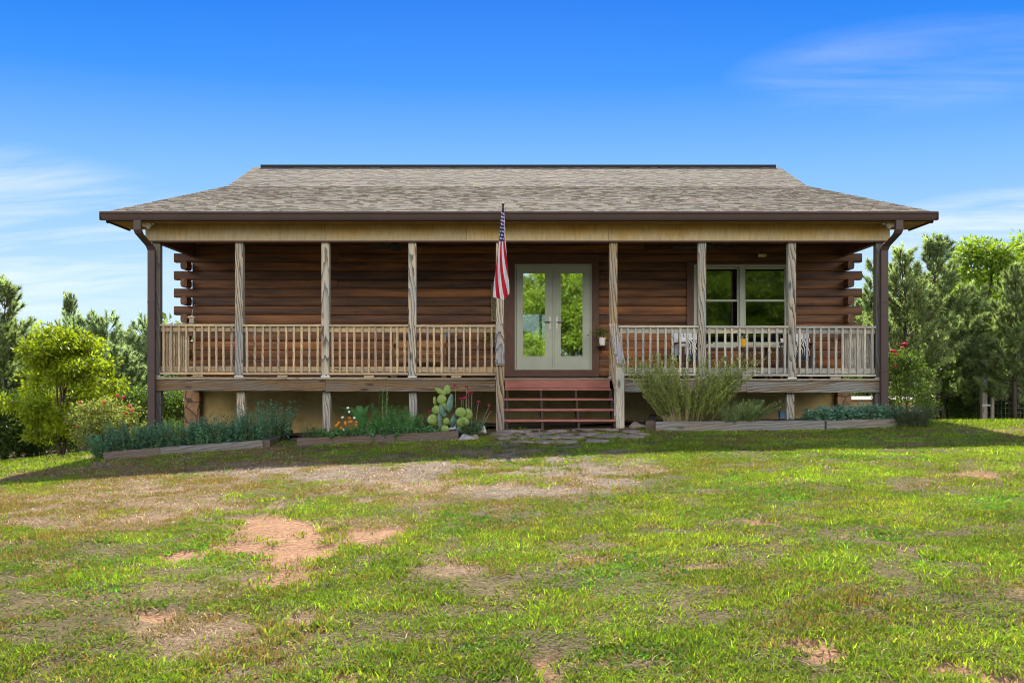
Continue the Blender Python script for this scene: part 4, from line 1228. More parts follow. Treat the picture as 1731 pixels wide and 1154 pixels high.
x, y, z = treeloc(178, 20)
rosebush('rose bush with scattered red blooms beside the yellow green tree', x, y, .95, .62, 91,
         [(136, 680, 1.3, M_rose), (131, 721, 1.1, M_rose), (176, 680, 1.1, M_coral), (199, 669, 1.2, M_coral), (209, 672, 1.2, M_rose), (218, 686, 1.2, M_coral), (222, 694, 1.1, M_coral), (160, 693, .9, M_coral), (214, 699, 1.0, M_rose)], (.19, .23, .075), 3200)
x, y, z = treeloc(1528, 20.2)
rosebush('tall rose bush with red blooms at the right porch corner', x, y, 1.45, .52, 93,
         [(1529, 581, 1.4, M_rose), (1525, 587, 1.0, M_coral), (1509, 594, 1.4, M_rose), (1514, 599, 1.0, M_coral), (1512, 617, 1.0, M_coral), (1517, 620, 1.3, M_coral), (1547, 618, .7, M_coral)], (.085, .14, .03), 3000)


# --- herbs: upright stems carrying small leaves
def herb(nm, label, x, y, n, h, spread, col, seed, leaf=.03, lw=.4, per=16, cat_='plant', group=None, az=None, out=.45, stemcol=(.10, .12, .05), f0=.15, z=None, stemw=.005, up=.3, jit=.35, ry=None):
    rg = np.random.default_rng(seed)
    t = thing(nm, label, cat_, (x, y, (G(x, y) if z is None else z)), 0, group)
    a = rg.uniform(0, 2 * np.pi, n) if az is None else az(rg, n)
    rad = rg.random(n) ** .6 * spread
    b = np.c_[np.cos(a) * rad, np.sin(a) * rad * (ry or 1), np.zeros(n) - .02]
    hh = h * rg.uniform(1 - jit, 1.1, n); o = out * rg.uniform(.3, 1.2, n) * hh
    tip = b + np.c_[np.cos(a) * o, np.sin(a) * o, hh]
    mid = b + np.c_[np.cos(a) * o * .35, np.sin(a) * o * .35, hh * .55]
    sd = np.c_[-np.sin(a + .6), np.cos(a + .6), np.zeros(n)]; w = stemw
    v = np.stack([b - sd * w, b + sd * w, mid + sd * w * .8, mid - sd * w * .8, tip], 1).reshape(-1, 3)
    i = np.arange(n)[:, None] * 5
    f = np.concatenate([np.c_[i, i + 1, i + 2], np.c_[i, i + 2, i + 3], np.c_[i + 3, i + 2, i + 4]])
    fast('stem', v, f, np.repeat(vary(stemcol, n, .2, .05, seed), 5, 0), M_stem, t)
    k = np.repeat(np.arange(n), per); s = f0 + (1 - f0) * rg.random(len(k))
    q = s[:, None]; pos = (1 - q) ** 2 * b[k] + 2 * q * (1 - q) * mid[k] + q ** 2 * tip[k]
    th = rg.uniform(0, 2 * np.pi, len(k)); ax = np.c_[np.cos(th), np.sin(th), np.full(len(k), up)]
    tone = np.exp(np.repeat(rg.normal(0, .2, n), per) + rg.normal(0, .15, len(k)))
    cl = np.clip(np.array(col)[None] * tone[:, None], .003, .8)
    L = leaf * (1.15 - .45 * s)
    V, Fc, C = leaves(pos, L, L * lw, cl, droop=0, seed=seed, axis=ax)
    fast('foliage', V, Fc, C, M_leaf, t)
    return t


_t1 = [(a, ground_px(a, b).y) for a, b in ((176, 777), (272, 768), (446, 756), (489, 737))]


def bedpt(px, py):
    """a planting spot just behind the timber edging"""
    if px < 495: y = float(np.interp(px, [q[0] for q in _t1], [q[1] for q in _t1])) + .02
    elif px < 830: y = -2.08
    else: y = -1.72
    x = X(px, y - CAMY); return Vector((x, y, G(x, y) + .03))


CAT = (.115, .25, .165)
gc1 = 'blue green herb clumps in the left bed'
for k, (px, py, h, lab) in enumerate(((172, 761, .40, 'blue green herb clump at the far left end of the bed'), (212, 760, .42, 'blue green herb clump left of the left downspout foot'),
                                     (256, 757, .42, 'blue green herb clump at the left downspout foot'), (300, 753, .40, 'blue green herb clump in front of the gap under the deck'),
                                     (340, 749, .40, 'blue green herb clump in front of the stone pier'), (378, 744, .43, 'blue green herb clump left of the grey pier post in the left bed'))):
    p = bedpt(px, py + 4)
    herb('catmint', lab, p.x, p.y + .28, int(90 + 50 * ((k * 37) % 10) / 10), h * (1.0, 1.3, 1.1, 1.35, 1.05, 1.25)[k], (.24, .31, .26, .3, .27, .29)[k], tuple(q * (1, .85, 1.12, .95, 1.15, .9)[k] for q in CAT), 100 + k, leaf=.05, per=26, lw=.5, group=gc1)
for k, (px, py, lab) in enumerate(((418, 740, 'tall spiky blue green herb right of the grey pier post in the left bed'), (458, 735, 'tall spiky blue green herb at the corner of the left timber edging'))):
    p = bedpt(px, py + 5)
    herb('catmint', lab, p.x, p.y + .3, 90, .68, .24, CAT, 120 + k, leaf=.048, per=30, lw=.45, group=gc1, out=.25, jit=.5)
p = bedpt(530, 744)
herb('rosemary', 'low dark needle leaved herb at the left end of the middle bed', p.x, p.y + .2, 60, .30, .17, (.07, .13, .06), 130, leaf=.05, per=22, lw=.25)
p = bedpt(590, 740)
t = herb('orange_flower', 'small orange and white flowers behind the middle timber', p.x, p.y + .2, 120, .26, .26, (.12, .25, .06), 131, leaf=.055, per=14, cat_='flowers')
M_or = plain('orange_petal', (.75, .26, .015), .6, 0, .2, 30); M_wp = plain('white_petal', (.8, .8, .72), .6, 0, .05, 30)
for px, py, m in ((568, 719, M_or), (573, 714, M_or), (577, 723, M_or), (583, 713, M_or), (584, 716, M_or), (591, 706, M_or), (590, 713, M_or), (594, 712, M_or), (602, 713, M_or), (602, 718, M_or), (570, 717, M_or), (576, 725, M_or), (579, 705, M_wp), (599, 706, M_wp), (588, 689, M_wp), (590, 696, M_wp), (580, 726, M_wp), (569, 737, M_or)):
    q = P(px, py, p.y + .12 - CAMY) - t.location; fl = MB()
    for a in range(5): fl.blob(q + Vector((math.cos(a * 1.257) * .014, random.uniform(-.008, .008), math.sin(a * 1.257) * .011)), (.009, .007, .009), seed=a, n=6, m=4)
    fl.build('flower', m, t, smooth=True)


def strap(nm, label, x, y, specs, col, cat_='plant', z=None, seed=1):
    """big single leaves: (azimuth, rise, reach, length, width)"""
    t = thing(nm, label, cat_, (x, y, G(x, y) if z is None else z))
    rr = random.Random(seed)
    for az, up, rch, w, zb in specs:
        mb = MB(); N = 7; pts = []
        for i in range(N):
            s = i / (N - 1)
            c = Vector((math.cos(az) * rch * s, math.sin(az) * rch * s, zb + up * (s - .35 * s * s * s)))
            hw = w * .5 * math.sin(math.pi * min(1, .12 + s * .88)) ** .8
            sd = Vector((-math.sin(az), math.cos(az), 0)); k = Vector((0, 0, .35 * hw))
            pts += [c - sd * hw + k, c, c + sd * hw + k]
        fs = []
        for i in range(N - 1):
            for j in (0, 1): fs.append((i * 3 + j, i * 3 + j + 1, i * 3 + j + 4, i * 3 + j + 3))
        f = rr.uniform(.75, 1.3)
        mb.add(pts, fs, col=tuple(q * f for q in col)); mb.build('leaf', M_leaf, t, smooth=True)
    return t


p = bedpt(603, 738)
strap('canna', 'broad leaved canna behind the orange flowers', p.x, p.y + .42, [(3.3, .38, .38, .15, .30), (3.9, .62, .25, .15, .15), (5.9, .60, .16, .15, .18), (5.2, .40, .24, .16, .16), (4.6, .66, .12, .14, .15), (3.0, .3, .44, .12, .28)], (.12, .29, .11), seed=3)
p = bedpt(722, 736)
strap('strap_leaved_plant', 'strap leaved plant left of the prickly pear cactus', p.x, p.y + .25, [(a * .7, .16 + .1 * (a % 3), .16 + .04 * (a % 2), .035, .02) for a in range(14)], (.085, .20, .07), seed=4)
p = bedpt(712, 730)
strap('agave', 'small pale agave rosette behind the strap leaved plant', p.x + .05, p.y + .5, [(a * .9, .28, .14, .045, .14) for a in range(7)], (.09, .16, .12), seed=5)
DILL = (.11, .27, .09)
for k, (px, py, n, h, lab) in enumerate(((655, 738, 46, .55, 'feathery dill in the middle bed left of the thin pier post'), (690, 737, 34, .42, 'feathery dill in front of the thin pier post'), (622, 739, 30, .36, 'low feathery dill right of the canna'))):
    p = bedpt(px, py)
    herb('dill', lab, p.x, p.y + .3, n, h, .2, DILL, 140 + k, leaf=.10, lw=.085, per=70, group='feathery dill in the middle bed', out=.3, stemcol=(.12, .2, .07), jit=.5, up=.9)
p = bedpt(645, 738)
herb('dill', 'two tallest dill spikes reaching the deck beam', p.x - .02, p.y + .42, 5, .95, .1, (.15, .28, .09), 149, leaf=.06, lw=.12, per=70, group='feathery dill in the middle bed', out=.08, stemcol=(.16, .24, .09), jit=.25, up=.6)
for k, px in enumerate((560, 610, 640, 668, 705)):
    p = bedpt(px, 742)
    herb('ground_herb', ['low green herb at the pier post foot', 'low herb in front of the orange flowers', 'low herb in front of the tall dill', 'low herb behind the middle of the timber', 'low herb left of the cactus'][k], p.x, p.y + .12, 90, .24, .26, (.11, .23, .09), 150 + k, leaf=.065, per=13, lw=.5, group='low herbs behind the middle timber', out=.6)

# --- prickly pear
p = bedpt(762, 736); cd_ = p.y + .22 - CAMY
cact = thing('prickly_pear', 'prickly pear cactus with flat green pads left of the steps', 'cactus', (p.x, p.y + .22, G(p.x, p.y + .22)))
def padmat(name, col):
    m, nt, b, o = newmat(name); tc = nd(nt, 'ShaderNodeTexCoord')
    n = nd(nt, 'ShaderNodeTexNoise', {'Vector': tc.outputs['Object'], 'Scale': 12.0, 'Detail': 5.0})
    c = ramp(nt, n.outputs[0], [(.3, tuple(q * .72 for q in col)), (.55, col), (.75, (col[0] * 1.35, col[1] * 1.15, col[2] * 1.1))])
    v = nd(nt, 'ShaderNodeTexVoronoi', {'Vector': tc.outputs['Object'], 'Scale': 26.0})
    c = mix(nt, ramp(nt, v.outputs['Distance'], [(.14, (.8, .8, .8)), (.24, (0, 0, 0))]), c, (.36, .30, .16))   # spine pads
    nt.links.new(c, b.inputs['Base Color']); b.inputs['Roughness'].default_value = .5; bump(nt, b, v.outputs['Distance'], .3, .01)
    return m


M_pad = padmat('cactus_pad', (.17, .26, .045)); M_pad_lit = padmat('side_lit_cactus_pad', (.085, .18, .125))  # second pad colour has the bluish side light on turned pads painted in
for cxp, cyp, wp, hp, an, dy, yaw, m in ((582, 643, 62, 82, 0, 0, .1, 0), (524, 660, 46, 108, -62, .0, -.2, 0), (537, 725, 82, 80, 0, -.03, .1, 0), (480, 741, 42, 80, -12, .02, .6, 0), (607, 757, 64, 155, 12, -.05, .7, 1),
                                        (550, 787, 74, 90, 0, -.02, 0, 0), (490, 815, 80, 74, 0, -.05, -.1, 0), (545, 822, 62, 118, -22, -.04, .6, 1), (460, 895, 92, 88, 0, -.06, .1, 0), (520, 905, 46, 135, -8, -.08, .7, 1),
                                        (575, 910, 52, 60, 0, -.1, 0, 0), (697, 835, 94, 84, 0, -.02, .15, 0), (755, 850, 86, 96, 0, .02, -.15, 0), (715, 917, 106, 86, 0, -.07, 0, 0), (560, 975, 76, 66, 0, -.05, 0, 0), (640, 900, 60, 130, 20, .06, .5, 1), (700, 975, 70, 70, 0, 0, .3, 1)):
    px, py = 640 + cxp / 5.02, 530 + cyp / 5.02; k = cd_ / F / 5.02
    c = P(px, py, cd_ + dy) - cact.location
    M = Matrix.Rotation(yaw, 3, 'Z') @ Matrix.Rotation(math.radians(an), 3, 'Y')
    vs, fs = [], []; n_, m_ = 18, 8
    for j in range(m_ + 1):
        th = math.pi * j / m_
        for q in range(n_):
            a = 2 * math.pi * q / n_
            eg = 1 - .16 * math.sin(a)
            vs.append(M @ Vector((math.sin(th) * math.cos(a) * wp * k * .52 * eg, math.cos(th) * .021, math.sin(th) * math.sin(a) * hp * k * .52)) + c)
    for j in range(m_):
        for q in range(n_): fs.append((j * n_ + q, (j + 1) * n_ + q, (j + 1) * n_ + (q + 1) % n_, j * n_ + (q + 1) % n_))
    mb = MB(); mb.add(vs, fs)
    mb.build('pad', M_pad_lit if m else M_pad, cact, smooth=True)
# --- crimson flower by the steps
p = bedpt(797, 735)
crim = herb('crimson_flower', 'crimson pompom flowers on pale stems between cactus and steps', p.x, p.y + .3, 90, .30, .16, (.11, .20, .09), 161, leaf=.08, lw=.18, per=12, cat_='flowers', out=.5)
M_cr = plain('crimson_petal', (.28, .012, .05), .6, 0, .3, 40)
for cxp, cyp in ((648, 612), (745, 620), (765, 670), (740, 712), (790, 676), (848, 745), (940, 778), (950, 830), (716, 715), (430, 828), (700, 722)):
    q = P(640 + cxp / 5.02, 530 + cyp / 5.02, p.y + .3 - CAMY) - crim.location
    fl = MB(); rr = random.Random(cxp)
    for a in range(8): fl.blob(q + Vector((rr.uniform(-.018, .018), rr.uniform(-.018, .018), rr.uniform(-.012, .012))), (.014, .014, .012), seed=a, n=6, m=4)
    fw = fl.build('flower', M_cr, crim, smooth=True)
    sm = MB(); b0 = Vector((q.x * .35 if cxp > 800 else q.x * .9, .02, .02)); sm.tube([b0, b0.lerp(q, .55) + Vector((0, 0, .03)), q], [.006, .005, .004], 5, col=(.26, .24, .15)); sm.build('flower_stem', M_stem, crim)
# --- big woody lavender in the right bed
p = bedpt(1170, 716)
def fan(rg, n):
    u = rg.random(n)
    return np.where(u < .42, math.pi + np.abs(rg.normal(0, .6, n)), np.where(u < .74, -np.abs(rg.normal(0, .6, n)), rg.uniform(math.pi, 2 * math.pi, n)))


lav = herb('lavender', 'large sprawling grey green lavender bush right of the steps', p.x, p.y + .40, 420, 1.15, .34, (.30, .36, .12), 171, leaf=.08, lw=.2, per=48, az=fan, out=.75, stemcol=(.34, .29, .17), f0=.35, stemw=.008, up=1.0, jit=.6, ry=.5)
p2 = bedpt(1225, 716)
herb('lavender', 'lower right lavender bush leaning over the timber edging', p2.x + .1, p2.y + .2, 120, .46, .30, (.21, .28, .11), 172, leaf=.07, lw=.2, per=36, az=lambda rg, n: rg.normal(.2, 1.1, n), out=1.3, stemcol=(.22, .19, .11), f0=.3, up=1.0)
p = bedpt(1238, 714)
strap('wild_sapling', 'tall thin weed with rounded leaves rising through the lavender', p.x - .03, p.y + .40, [(3.4, .10, .10, .075, 1.02), (.3, .08, .11, .08, .93), (2.2, .1, .08, .07, .80), (5.5, .05, .1, .075, .84), (1.0, .12, .08, .07, 1.1)], (.13, .20, .09), seed=7)
# --- sage and others at the right end
SAGE = (.165, .31, .235)
for k, (px, dx, h, lab) in enumerate(((1396, 0, .32, 'broad leaved blue green sage nearest the deck pier post'), (1425, 0, .36, 'blue green sage second from the deck pier post'), (1456, 0, .38, 'blue green sage under the deck corner'),
                                     (1486, 0, .38, 'blue green sage at the right downspout foot'), (1514, 0, .33, 'blue green sage just right of the downspout'))):
    p = bedpt(px, 713)
    herb('sage', lab, p.x, p.y + .34, 60, h, .18, SAGE, 180 + k, leaf=.085, lw=.4, per=18, group='sage plants in the right bed', out=.5)
for k, (px, lab) in enumerate(((1538, 'dark grey lavender at the right end of the timber'), (1556, 'dark grey lavender spilling past the timber end'))):
    p = bedpt(px, 720)
    herb('grey_lavender', lab, p.x, p.y + .12, 90, .36, .14, (.10, .135, .085), 190 + k, leaf=.055, lw=.2, per=26, group='grey lavender at the bed end', out=.7, up=.8)
p = bedpt(1352, 713)
herb('young_sage', 'small thin sage seedling beside the blue box', p.x, p.y + .36, 12, .24, .09, SAGE, 195, leaf=.05, lw=.36, per=10)
# tall arching grass under the left deck corner
p = bedpt(296, 730)
rg_ = np.random.default_rng(3); n = 260
t = thing('tall_grass_clump', 'sunlit arching grass clump seen under the left deck corner', 'grass clump', (X(296, 21.2), 21.2 + CAMY, G(X(296, 21.2), 21.2 + CAMY)))
fast('foliage', *blades(np.c_[rg_.normal(0, .16, n), rg_.normal(0, .2, n), np.zeros(n)], rg_.uniform(.35, .85, n), np.full(n, .012), vary((.17, .24, .05), n, .25, .08, 2), rg_.uniform(.3, 1.1, n), seed=4), M_grass, t)
# a few taller weeds in the lawn by the steps
for k, (px, py) in enumerate(((880, 729), (1010, 756), (765, 775))):
    p = ground_px(px, py); n = 30
    t = thing('grass_tuft', ['green grass tuft at the foot of the steps', 'green grass tuft in front of the flagstones', 'bright grass tuft on the gravel path'][k], 'grass tuft', tuple(p))
    fast('foliage', *blades(np.c_[rg_.normal(0, .08, n), rg_.normal(0, .06, n), np.zeros(n) - .01], rg_.uniform(.05, .14, n), np.full(n, .011), vary((.12, .21, .03), n, .25, .08, 2), rg_.uniform(.4, 1.2, n), seed=5 + k), M_grass, t)
# ================================================================== beds, timbers, stones
M_timber = wood('landscape_timber', (.23, .21, .18), (.18, .16, .135), (.11, .095, .08), ring=8, grey=(.26, .265, .26), greyamt=.8)
M_timbr = wood('brown_timber', (.16, .115, .075), (.11, .075, .05), (.04, .03, .02), ring=12, grey=(.15, .13, .12), greyamt=.8)
M_mulch = stone_mat('bed_mulch', (.035, .026, .02), (.075, .055, .04), (.13, .10, .075), 34.0)
M_rock = stone_mat('grey_rock', (.16, .15, .14), (.27, .255, .24), (.38, .37, .35), 9.0)
M_flag = stone_mat('flagstone', (.15, .115, .085), (.235, .185, .14), (.33, .275, .215), 8.0)
M_wrock = stone_mat('white_quartz', (.45, .45, .45), (.62, .62, .61), (.75, .75, .74), 9.0)


def timber(label, a, b, mat, h=.13, w=.14, group='timbers edging the flower beds', lift=0.0):
    A = ground_px(*a); B = ground_px(*b)
    A.z += h * .42 + lift; B.z += h * .42 + lift
    dirv = (B - A).normalized()
    o = MB(); L = (B - A).length; N = 14
    # slightly waney, worn section swept along the run
    side = Vector((-dirv.y, dirv.x, 0)).normalized(); up = dirv.cross(side) * -1
    if up.z < 0: up = -up
    rr = random.Random(int(a[0] * 7 + b[0])); vs, gc, fs = [], [], []; off = rr.uniform(-20, 20); sec = [(-1, -.9), (-.93, -1), (.93, -1), (1, -.9), (1, .86), (.86, 1), (-.86, 1), (-1, .86)]
    for i in range(N + 1):
        s = i / N
        jw, jh = 1 + rr.uniform(-.05, .05), 1 + rr.uniform(-.09, .05)
        for q, r_ in sec:
            p = A + dirv * L * s + side * q * w / 2 * jw + up * (r_ * h / 2 * (jh if r_ > 0 else 1))
            vs.append(p); gc.append((L * s + off, q * w / 2, r_ * h / 2))
    for i in range(N):
        for k in range(8): fs.append((i * 8 + k, i * 8 + (k + 1) % 8, (i + 1) * 8 + (k + 1) % 8, (i + 1) * 8 + k))
    fs += [tuple(range(7, -1, -1)), tuple(range(N * 8, N * 8 + 8))]
    o.add(vs, fs, gc)
    ob = o.build('landscape_timber', mat, None, off=A)
    ob.location = A
    return tag(ob, label, 'timber', group)


timber('dark worn timber at the left end of the left bed', (176, 777), (272, 768), M_timbr)
timber('grey timber along the front of the left bed', (274, 768), (446, 756), M_timber)
timber('short dark timber turning back at the corner of the left bed', (449, 756), (489, 737), M_timbr)
timber('long cracked timber in front of the orange flowers', (504, 755), (775, 743), M_timbr, h=.15)
timber('long pale grey timber in front of the big lavender', (1108, 729), (1392, 726.5), M_timber, h=.17)
timber('pale timber with brown end in front of the sage', (1394, 726.5), (1527, 722), M_timber, h=.16)
timber('short timber end piece left of the big lavender', (1099, 728), (1104, 713), M_timbr, h=.17)
timber('grey timber lying at the back of the right bed under the deck', (1282, 709), (1378, 708), M_timber, h=.12)


def sheet(name, poly, mat, rise=.05, N=24):
    """planting soil, a low rounded sheet over the ground between two edge lines (front, back) in plan"""
    f, bk = poly; vs, fs = [], []; M = 8
    for i in range(N + 1):
        s = i / N
        a = Vector((np.interp(s, np.linspace(0, 1, len(f)), [q[0] for q in f]), np.interp(s, np.linspace(0, 1, len(f)), [q[1] for q in f])))
        b = Vector((np.interp(s, np.linspace(0, 1, len(bk)), [q[0] for q in bk]), np.interp(s, np.linspace(0, 1, len(bk)), [q[1] for q in bk])))
        for j in range(M + 1):
            t = j / M; p = a.lerp(b, t)
            vs.append((p.x, p.y, G(p.x, p.y) + rise + .02 * math.sin(9 * p.x + 5 * p.y) + random.uniform(-.012, .012)))
    for i in range(N):
        for j in range(M): k = i * (M + 1) + j; fs.append((k, k + M + 1, k + M + 2, k + 1))
    mb = MB(); mb.add(vs, fs); o = mb.build(name, mat, smooth=True); return tag(o, kind='structure')


gp = lambda a, b: (ground_px(a, b).x, ground_px(a, b).y + .07)
sheet('flower_bed_soil', ([gp(170, 776), gp(272, 766), gp(446, 755), gp(489, 738)], [(-7.3, .2), (-5.5, .3), (-4.4, .3), (-3.75, .0)]), M_mulch)
sheet('flower_bed_soil', ([gp(504, 754), gp(640, 748), gp(775, 742), gp(815, 733)], [(-3.65, .25), (-2.4, .3), (-1.2, .3), (-.4, .2)]), M_mulch)
sheet('flower_bed_soil', ([gp(1106, 728), gp(1250, 726), gp(1392, 726), gp(1526, 722)], [(2.2, .6), (4, .6), (5.4, .6), (6.9, .3)]), M_mulch)
sheet('bare_soil', ([(-6.4, .1), (0, .1), (6.6, .1)], [(-6.4, 2.34), (0, 2.34), (6.6, 2.34)]), M_mulch, .03)


def stone(label, px, py, rx, ry, rz_, mat, seed, nm='garden_rock', cat_='rock', group=None, flat=False, sink=.35):
    p = ground_px(px, py); mb = MB()
    mb.blob((0, 0, rz_ * (1 - 2 * sink) if not flat else rz_ * .3), (rx, ry, rz_), seed, 16 if flat else 14, 10, .34 if not flat else .42, flat=flat)
    ob = mb.build(nm, mat, smooth=not flat, bevel=0); ob.location = (p.x, p.y, p.z)
    return tag(ob, label, cat_, group)


stone('pale grey rock at the left end of the left bed', 140, 766, .27, .2, .15, M_rock, 3)
stone('white rock on the soil left of the steps', 813, 731, .085, .07, .10, M_wrock, 5)
stone('flat grey stone at the right end of the middle timber', 787, 744, .13, .08, .06, M_rock, 6)
stone('small pale stone beside the flat grey stone', 803, 743, .06, .05, .06, M_flag, 7)
stone('brown stone lying right of the right newel post', 1077, 724, .16, .11, .07, M_flag, 8)
stone('second brown stone behind the first beside the newel', 1084, 716, .17, .1, .05, M_flag, 9)
rr = random.Random(12); k = 0
for row, (py, x0, x1) in enumerate(((730, 838, 1062), (736, 824, 1078), (742, 842, 1070), (748, 862, 1020))):
    px = x0 + rr.uniform(0, 10)
    while px < x1:
        wpx = rr.uniform(24, 52); d = 16.4 - row * .3
        stone('flat irregular brown flagstone laid in front of the steps', px + wpx / 2, py + rr.uniform(-1.5, 1.5), wpx / 2 * d / F * 1.02, rr.uniform(.15, .21), .035, M_flag, 40 + k, 'flagstone', 'flagstone', 'flagstones laid in front of the steps', True)
        px += wpx + rr.uniform(0, 3); k += 1
ct = MB(); ct.prism([(-.07, 0, 0), (.07, -.03, .02), (.055, -.02, .075), (-.01, 0, .05)], (0, .09, .02))
o = ct.build('broken_saucer', M_white); p = ground_px(765, 736); o.location = (p.x, p.y + .1, p.z + .09); tag(o, 'white broken saucer at the cactus foot', 'saucer')
bx = MB(); bx.bb(-.09, .09, -.06, .06, 0, .012); bx.bb(-.09, -.078, -.06, .06, .013, .13); bx.bb(.078, .09, -.06, .06, .013, .13); bx.bb(-.077, .077, -.06, -.048, .013, .13); bx.bb(-.077, .077, .048, .06, .013, .13)
o = bx.build('blue_box', plain('blue_plastic', (.10, .26, .50), .45)); p = ground_px(1329, 713); o.location = (p.x, p.y + .15, p.z + .07); tag(o, 'small open blue box on the soil of the right bed', 'box')

# ================================================================== porch things
dkz = lambda x: .90 + sag(x)
# bench
d = 19.6; x0, x1 = X(663, d), X(753, d); bz = dkz(-1.8)
M_bench = wood('bench_wood', (.36, .20, .10), (.28, .15, .075), (.10, .055, .03), ring=18)
bench = thing('porch_bench', 'brown slatted wooden bench against the log wall', 'bench', ((x0 + x1) / 2, 1.6, bz)); hw = (x1 - x0) / 2
for s in (-1, 1):
    for y, h in ((-.25, .62), (.22, .98)):
        m = MB(); m.bb(s * (hw - .03) - .03, s * (hw - .03) + .03, y - .03, y + .03, 0, h); m.build('leg', M_bench, bench)
    m = MB(); m.bb(s * (hw - .03) - .04, s * (hw - .03) + .04, -.3, .185, .622, .655); m.build('armrest', M_bench, bench)
m = MB()
for i in range(4): m.bb(-hw, hw, -.27 + i * .115, -.17 + i * .115, .40, .43)
m.bb(-hw + .07, hw - .07, -.24, -.215, .30, .399); m.build('seat', M_bench, bench)
m = MB()
for z0, z1 in ((.87, .975), (.60, .72), (.45, .54)): m.bb(-hw + .001, hw - .001, .165, .188, z0, z1)
m.build('backrest', M_bench, bench)
# chairs with pillows
M_cwood = wood('chair_wood', (.13, .085, .06), (.09, .06, .045), (.03, .022, .016), ring=18)
M_pick = plain('blue_white_paint', (.50, .55, .62), .5, 0, .1)
M_cush = plain('blue_cushion', (.035, .09, .14), .8)
pm, nt, b, o_ = newmat('patterned_pillow'); tc = nd(nt, 'ShaderNodeTexCoord')
wv = nd(nt, 'ShaderNodeTexWave', {'Vector': tc.outputs['Object'], 'Scale': 7.0, 'Distortion': 9.0, 'Detail': 2.0, 'Detail Scale': 1.3})
nt.links.new(ramp(nt, wv.outputs['Fac'], [(.48, (.012, .013, .016)), (.56, (.70, .71, .72))]), b.inputs['Base Color']); b.inputs['Roughness'].default_value = .9
M_pw = plain('white_pillow', (.68, .70, .72), .9, 0, .05)


def chair(x, y, rz, label):
    t = thing('porch_chair', label, 'chair', (x, y, dkz(x)), rz, 'picket back chairs on the right of the porch')
    for s in (-1, 1):
        for yy, h in ((-.24, .60), (.24, .66)):
            m = MB(); m.bb(s * .27 - .025, s * .27 + .025, yy - .025, yy + .025, 0, h); m.build('leg', M_cwood, t)
        m = MB(); m.bb(s * .27 - .045, s * .27 + .045, -.3, .27, .662, .69); m.build('armrest', M_cwood, t)
    m = MB(); m.bb(-.24, .24, -.27, .24, .33, .37); m.bb(-.24, .24, -.265, -.245, .25, .329); m.build('seat', M_cwood, t)
    m = MB(); m.bb(-.24, .24, -.25, .19, .372, .45); m.build('cushion', M_cush, t, bevel=.025)
    m = MB()
    for i in range(5):
        xx = -.2 + i * .1; h = .93 + .04 * (1 - abs(i - 2) / 2)
        m.prism([(xx - .04, .215, .38), (xx + .04, .215, .38), (xx + .04, .245, h - .05), (xx + .02, .248, h - .012), (xx, .25, h), (xx - .02, .248, h - .012), (xx - .04, .245, h - .05)], (0, .022, 0))
    m.bb(-.24, .24, .24, .262, .5, .56); m.build('backrest', M_pick, t)
    return t


def pillow(loc, rz, w, h, mat, label):
    m = MB(); n = 10; vs, fs = [], []
    for sgn in (-1, 1):
        for i in range(n + 1):
            for j in range(n + 1):
                u, v = i / n * 2 - 1, j / n * 2 - 1
                e = max(0, (1 - u ** 4) * (1 - v ** 4)) ** .6
                vs.append((u * w / 2 * (1 - .06 * (1 - v * v) * abs(u)), sgn * .06 * e, v * h / 2 * (1 - .06 * (1 - u * u) * abs(v))))
    for s in range(2):
        for i in range(n):
            for j in range(n):
                k = s * (n + 1) ** 2 + i * (n + 1) + j; q = (k, k + 1, k + n + 2, k + n + 1); fs.append(q if s else q[::-1])
    m.add(vs, fs); o = m.build('pillow', mat, smooth=True); o.location = loc; o.rotation_euler = (-.22, 0, rz)
    return tag(o, label, 'pillow', 'pillows on the porch chairs')


cx1 = X(1168, 19.4); chair(cx1, 1.4, .25, 'porch chair with blue white pickets left of the window, next to the lavender')
pillow((cx1 + .0, 1.50, dkz(cx1) + .63), .25, .40, .36, M_pw, 'plain white pillow at the back of the left porch chair')
pillow((cx1 + .06, 1.40, dkz(cx1) + .60), .25, .34, .32, pm, 'black and white patterned pillow on the left porch chair')
cx2 = X(1346, 19.4); chair(cx2, 1.4, -.25, 'porch chair right of the small table, behind the second right post')
pillow((cx2 - .10, 1.47, dkz(cx2) + .62), -.25, .36, .34, M_pw, 'plain white pillow on the right porch chair')
pillow((cx2 + .08, 1.40, dkz(cx2) + .61), -.25, .36, .34, pm, 'black and white patterned pillow on the right porch chair')
tx_ = X(1277, 19.5)
tb = thing('side_table', 'small wooden side table between the two porch chairs', 'table', (tx_, 1.5, dkz(tx_)))
m = MB(); m.bb(-.33, .33, -.22, .22, .60, .63); m.build('table_top', M_rail, tb)
for sx in (-1, 1):
    for sy in (-1, 1):
        m = MB(); m.bb(sx * .25 - .02, sx * .25 + .02, sy * .17 - .02, sy * .17 + .02, 0, .599); m.build('leg', M_cwood, tb)
px_ = X(1256, 19.45)
pot = thing('flower_pot', 'yellow pot with a small green plant on the side table', 'flower pot', (px_, 1.45, dkz(px_) + .631))
m = MB(); m.lathe((0, 0, 0), [(0, 0), (.075, 0), (.09, .13), (.095, .14), (.08, .14), (.075, .12), (0, .12)], 16); m.build('pot', plain('yellow_glaze', (.70, .40, .02), .3), pot, smooth=False)
rgp = np.random.default_rng(8)
fast('foliage', *leaves(np.c_[rgp.normal(0, .03, 60), rgp.normal(0, .03, 60), rgp.uniform(.13, .26, 60)], .07, .03, vary((.05, .10, .06), 60, .2, .05, 2), seed=2), M_leaf, pot)


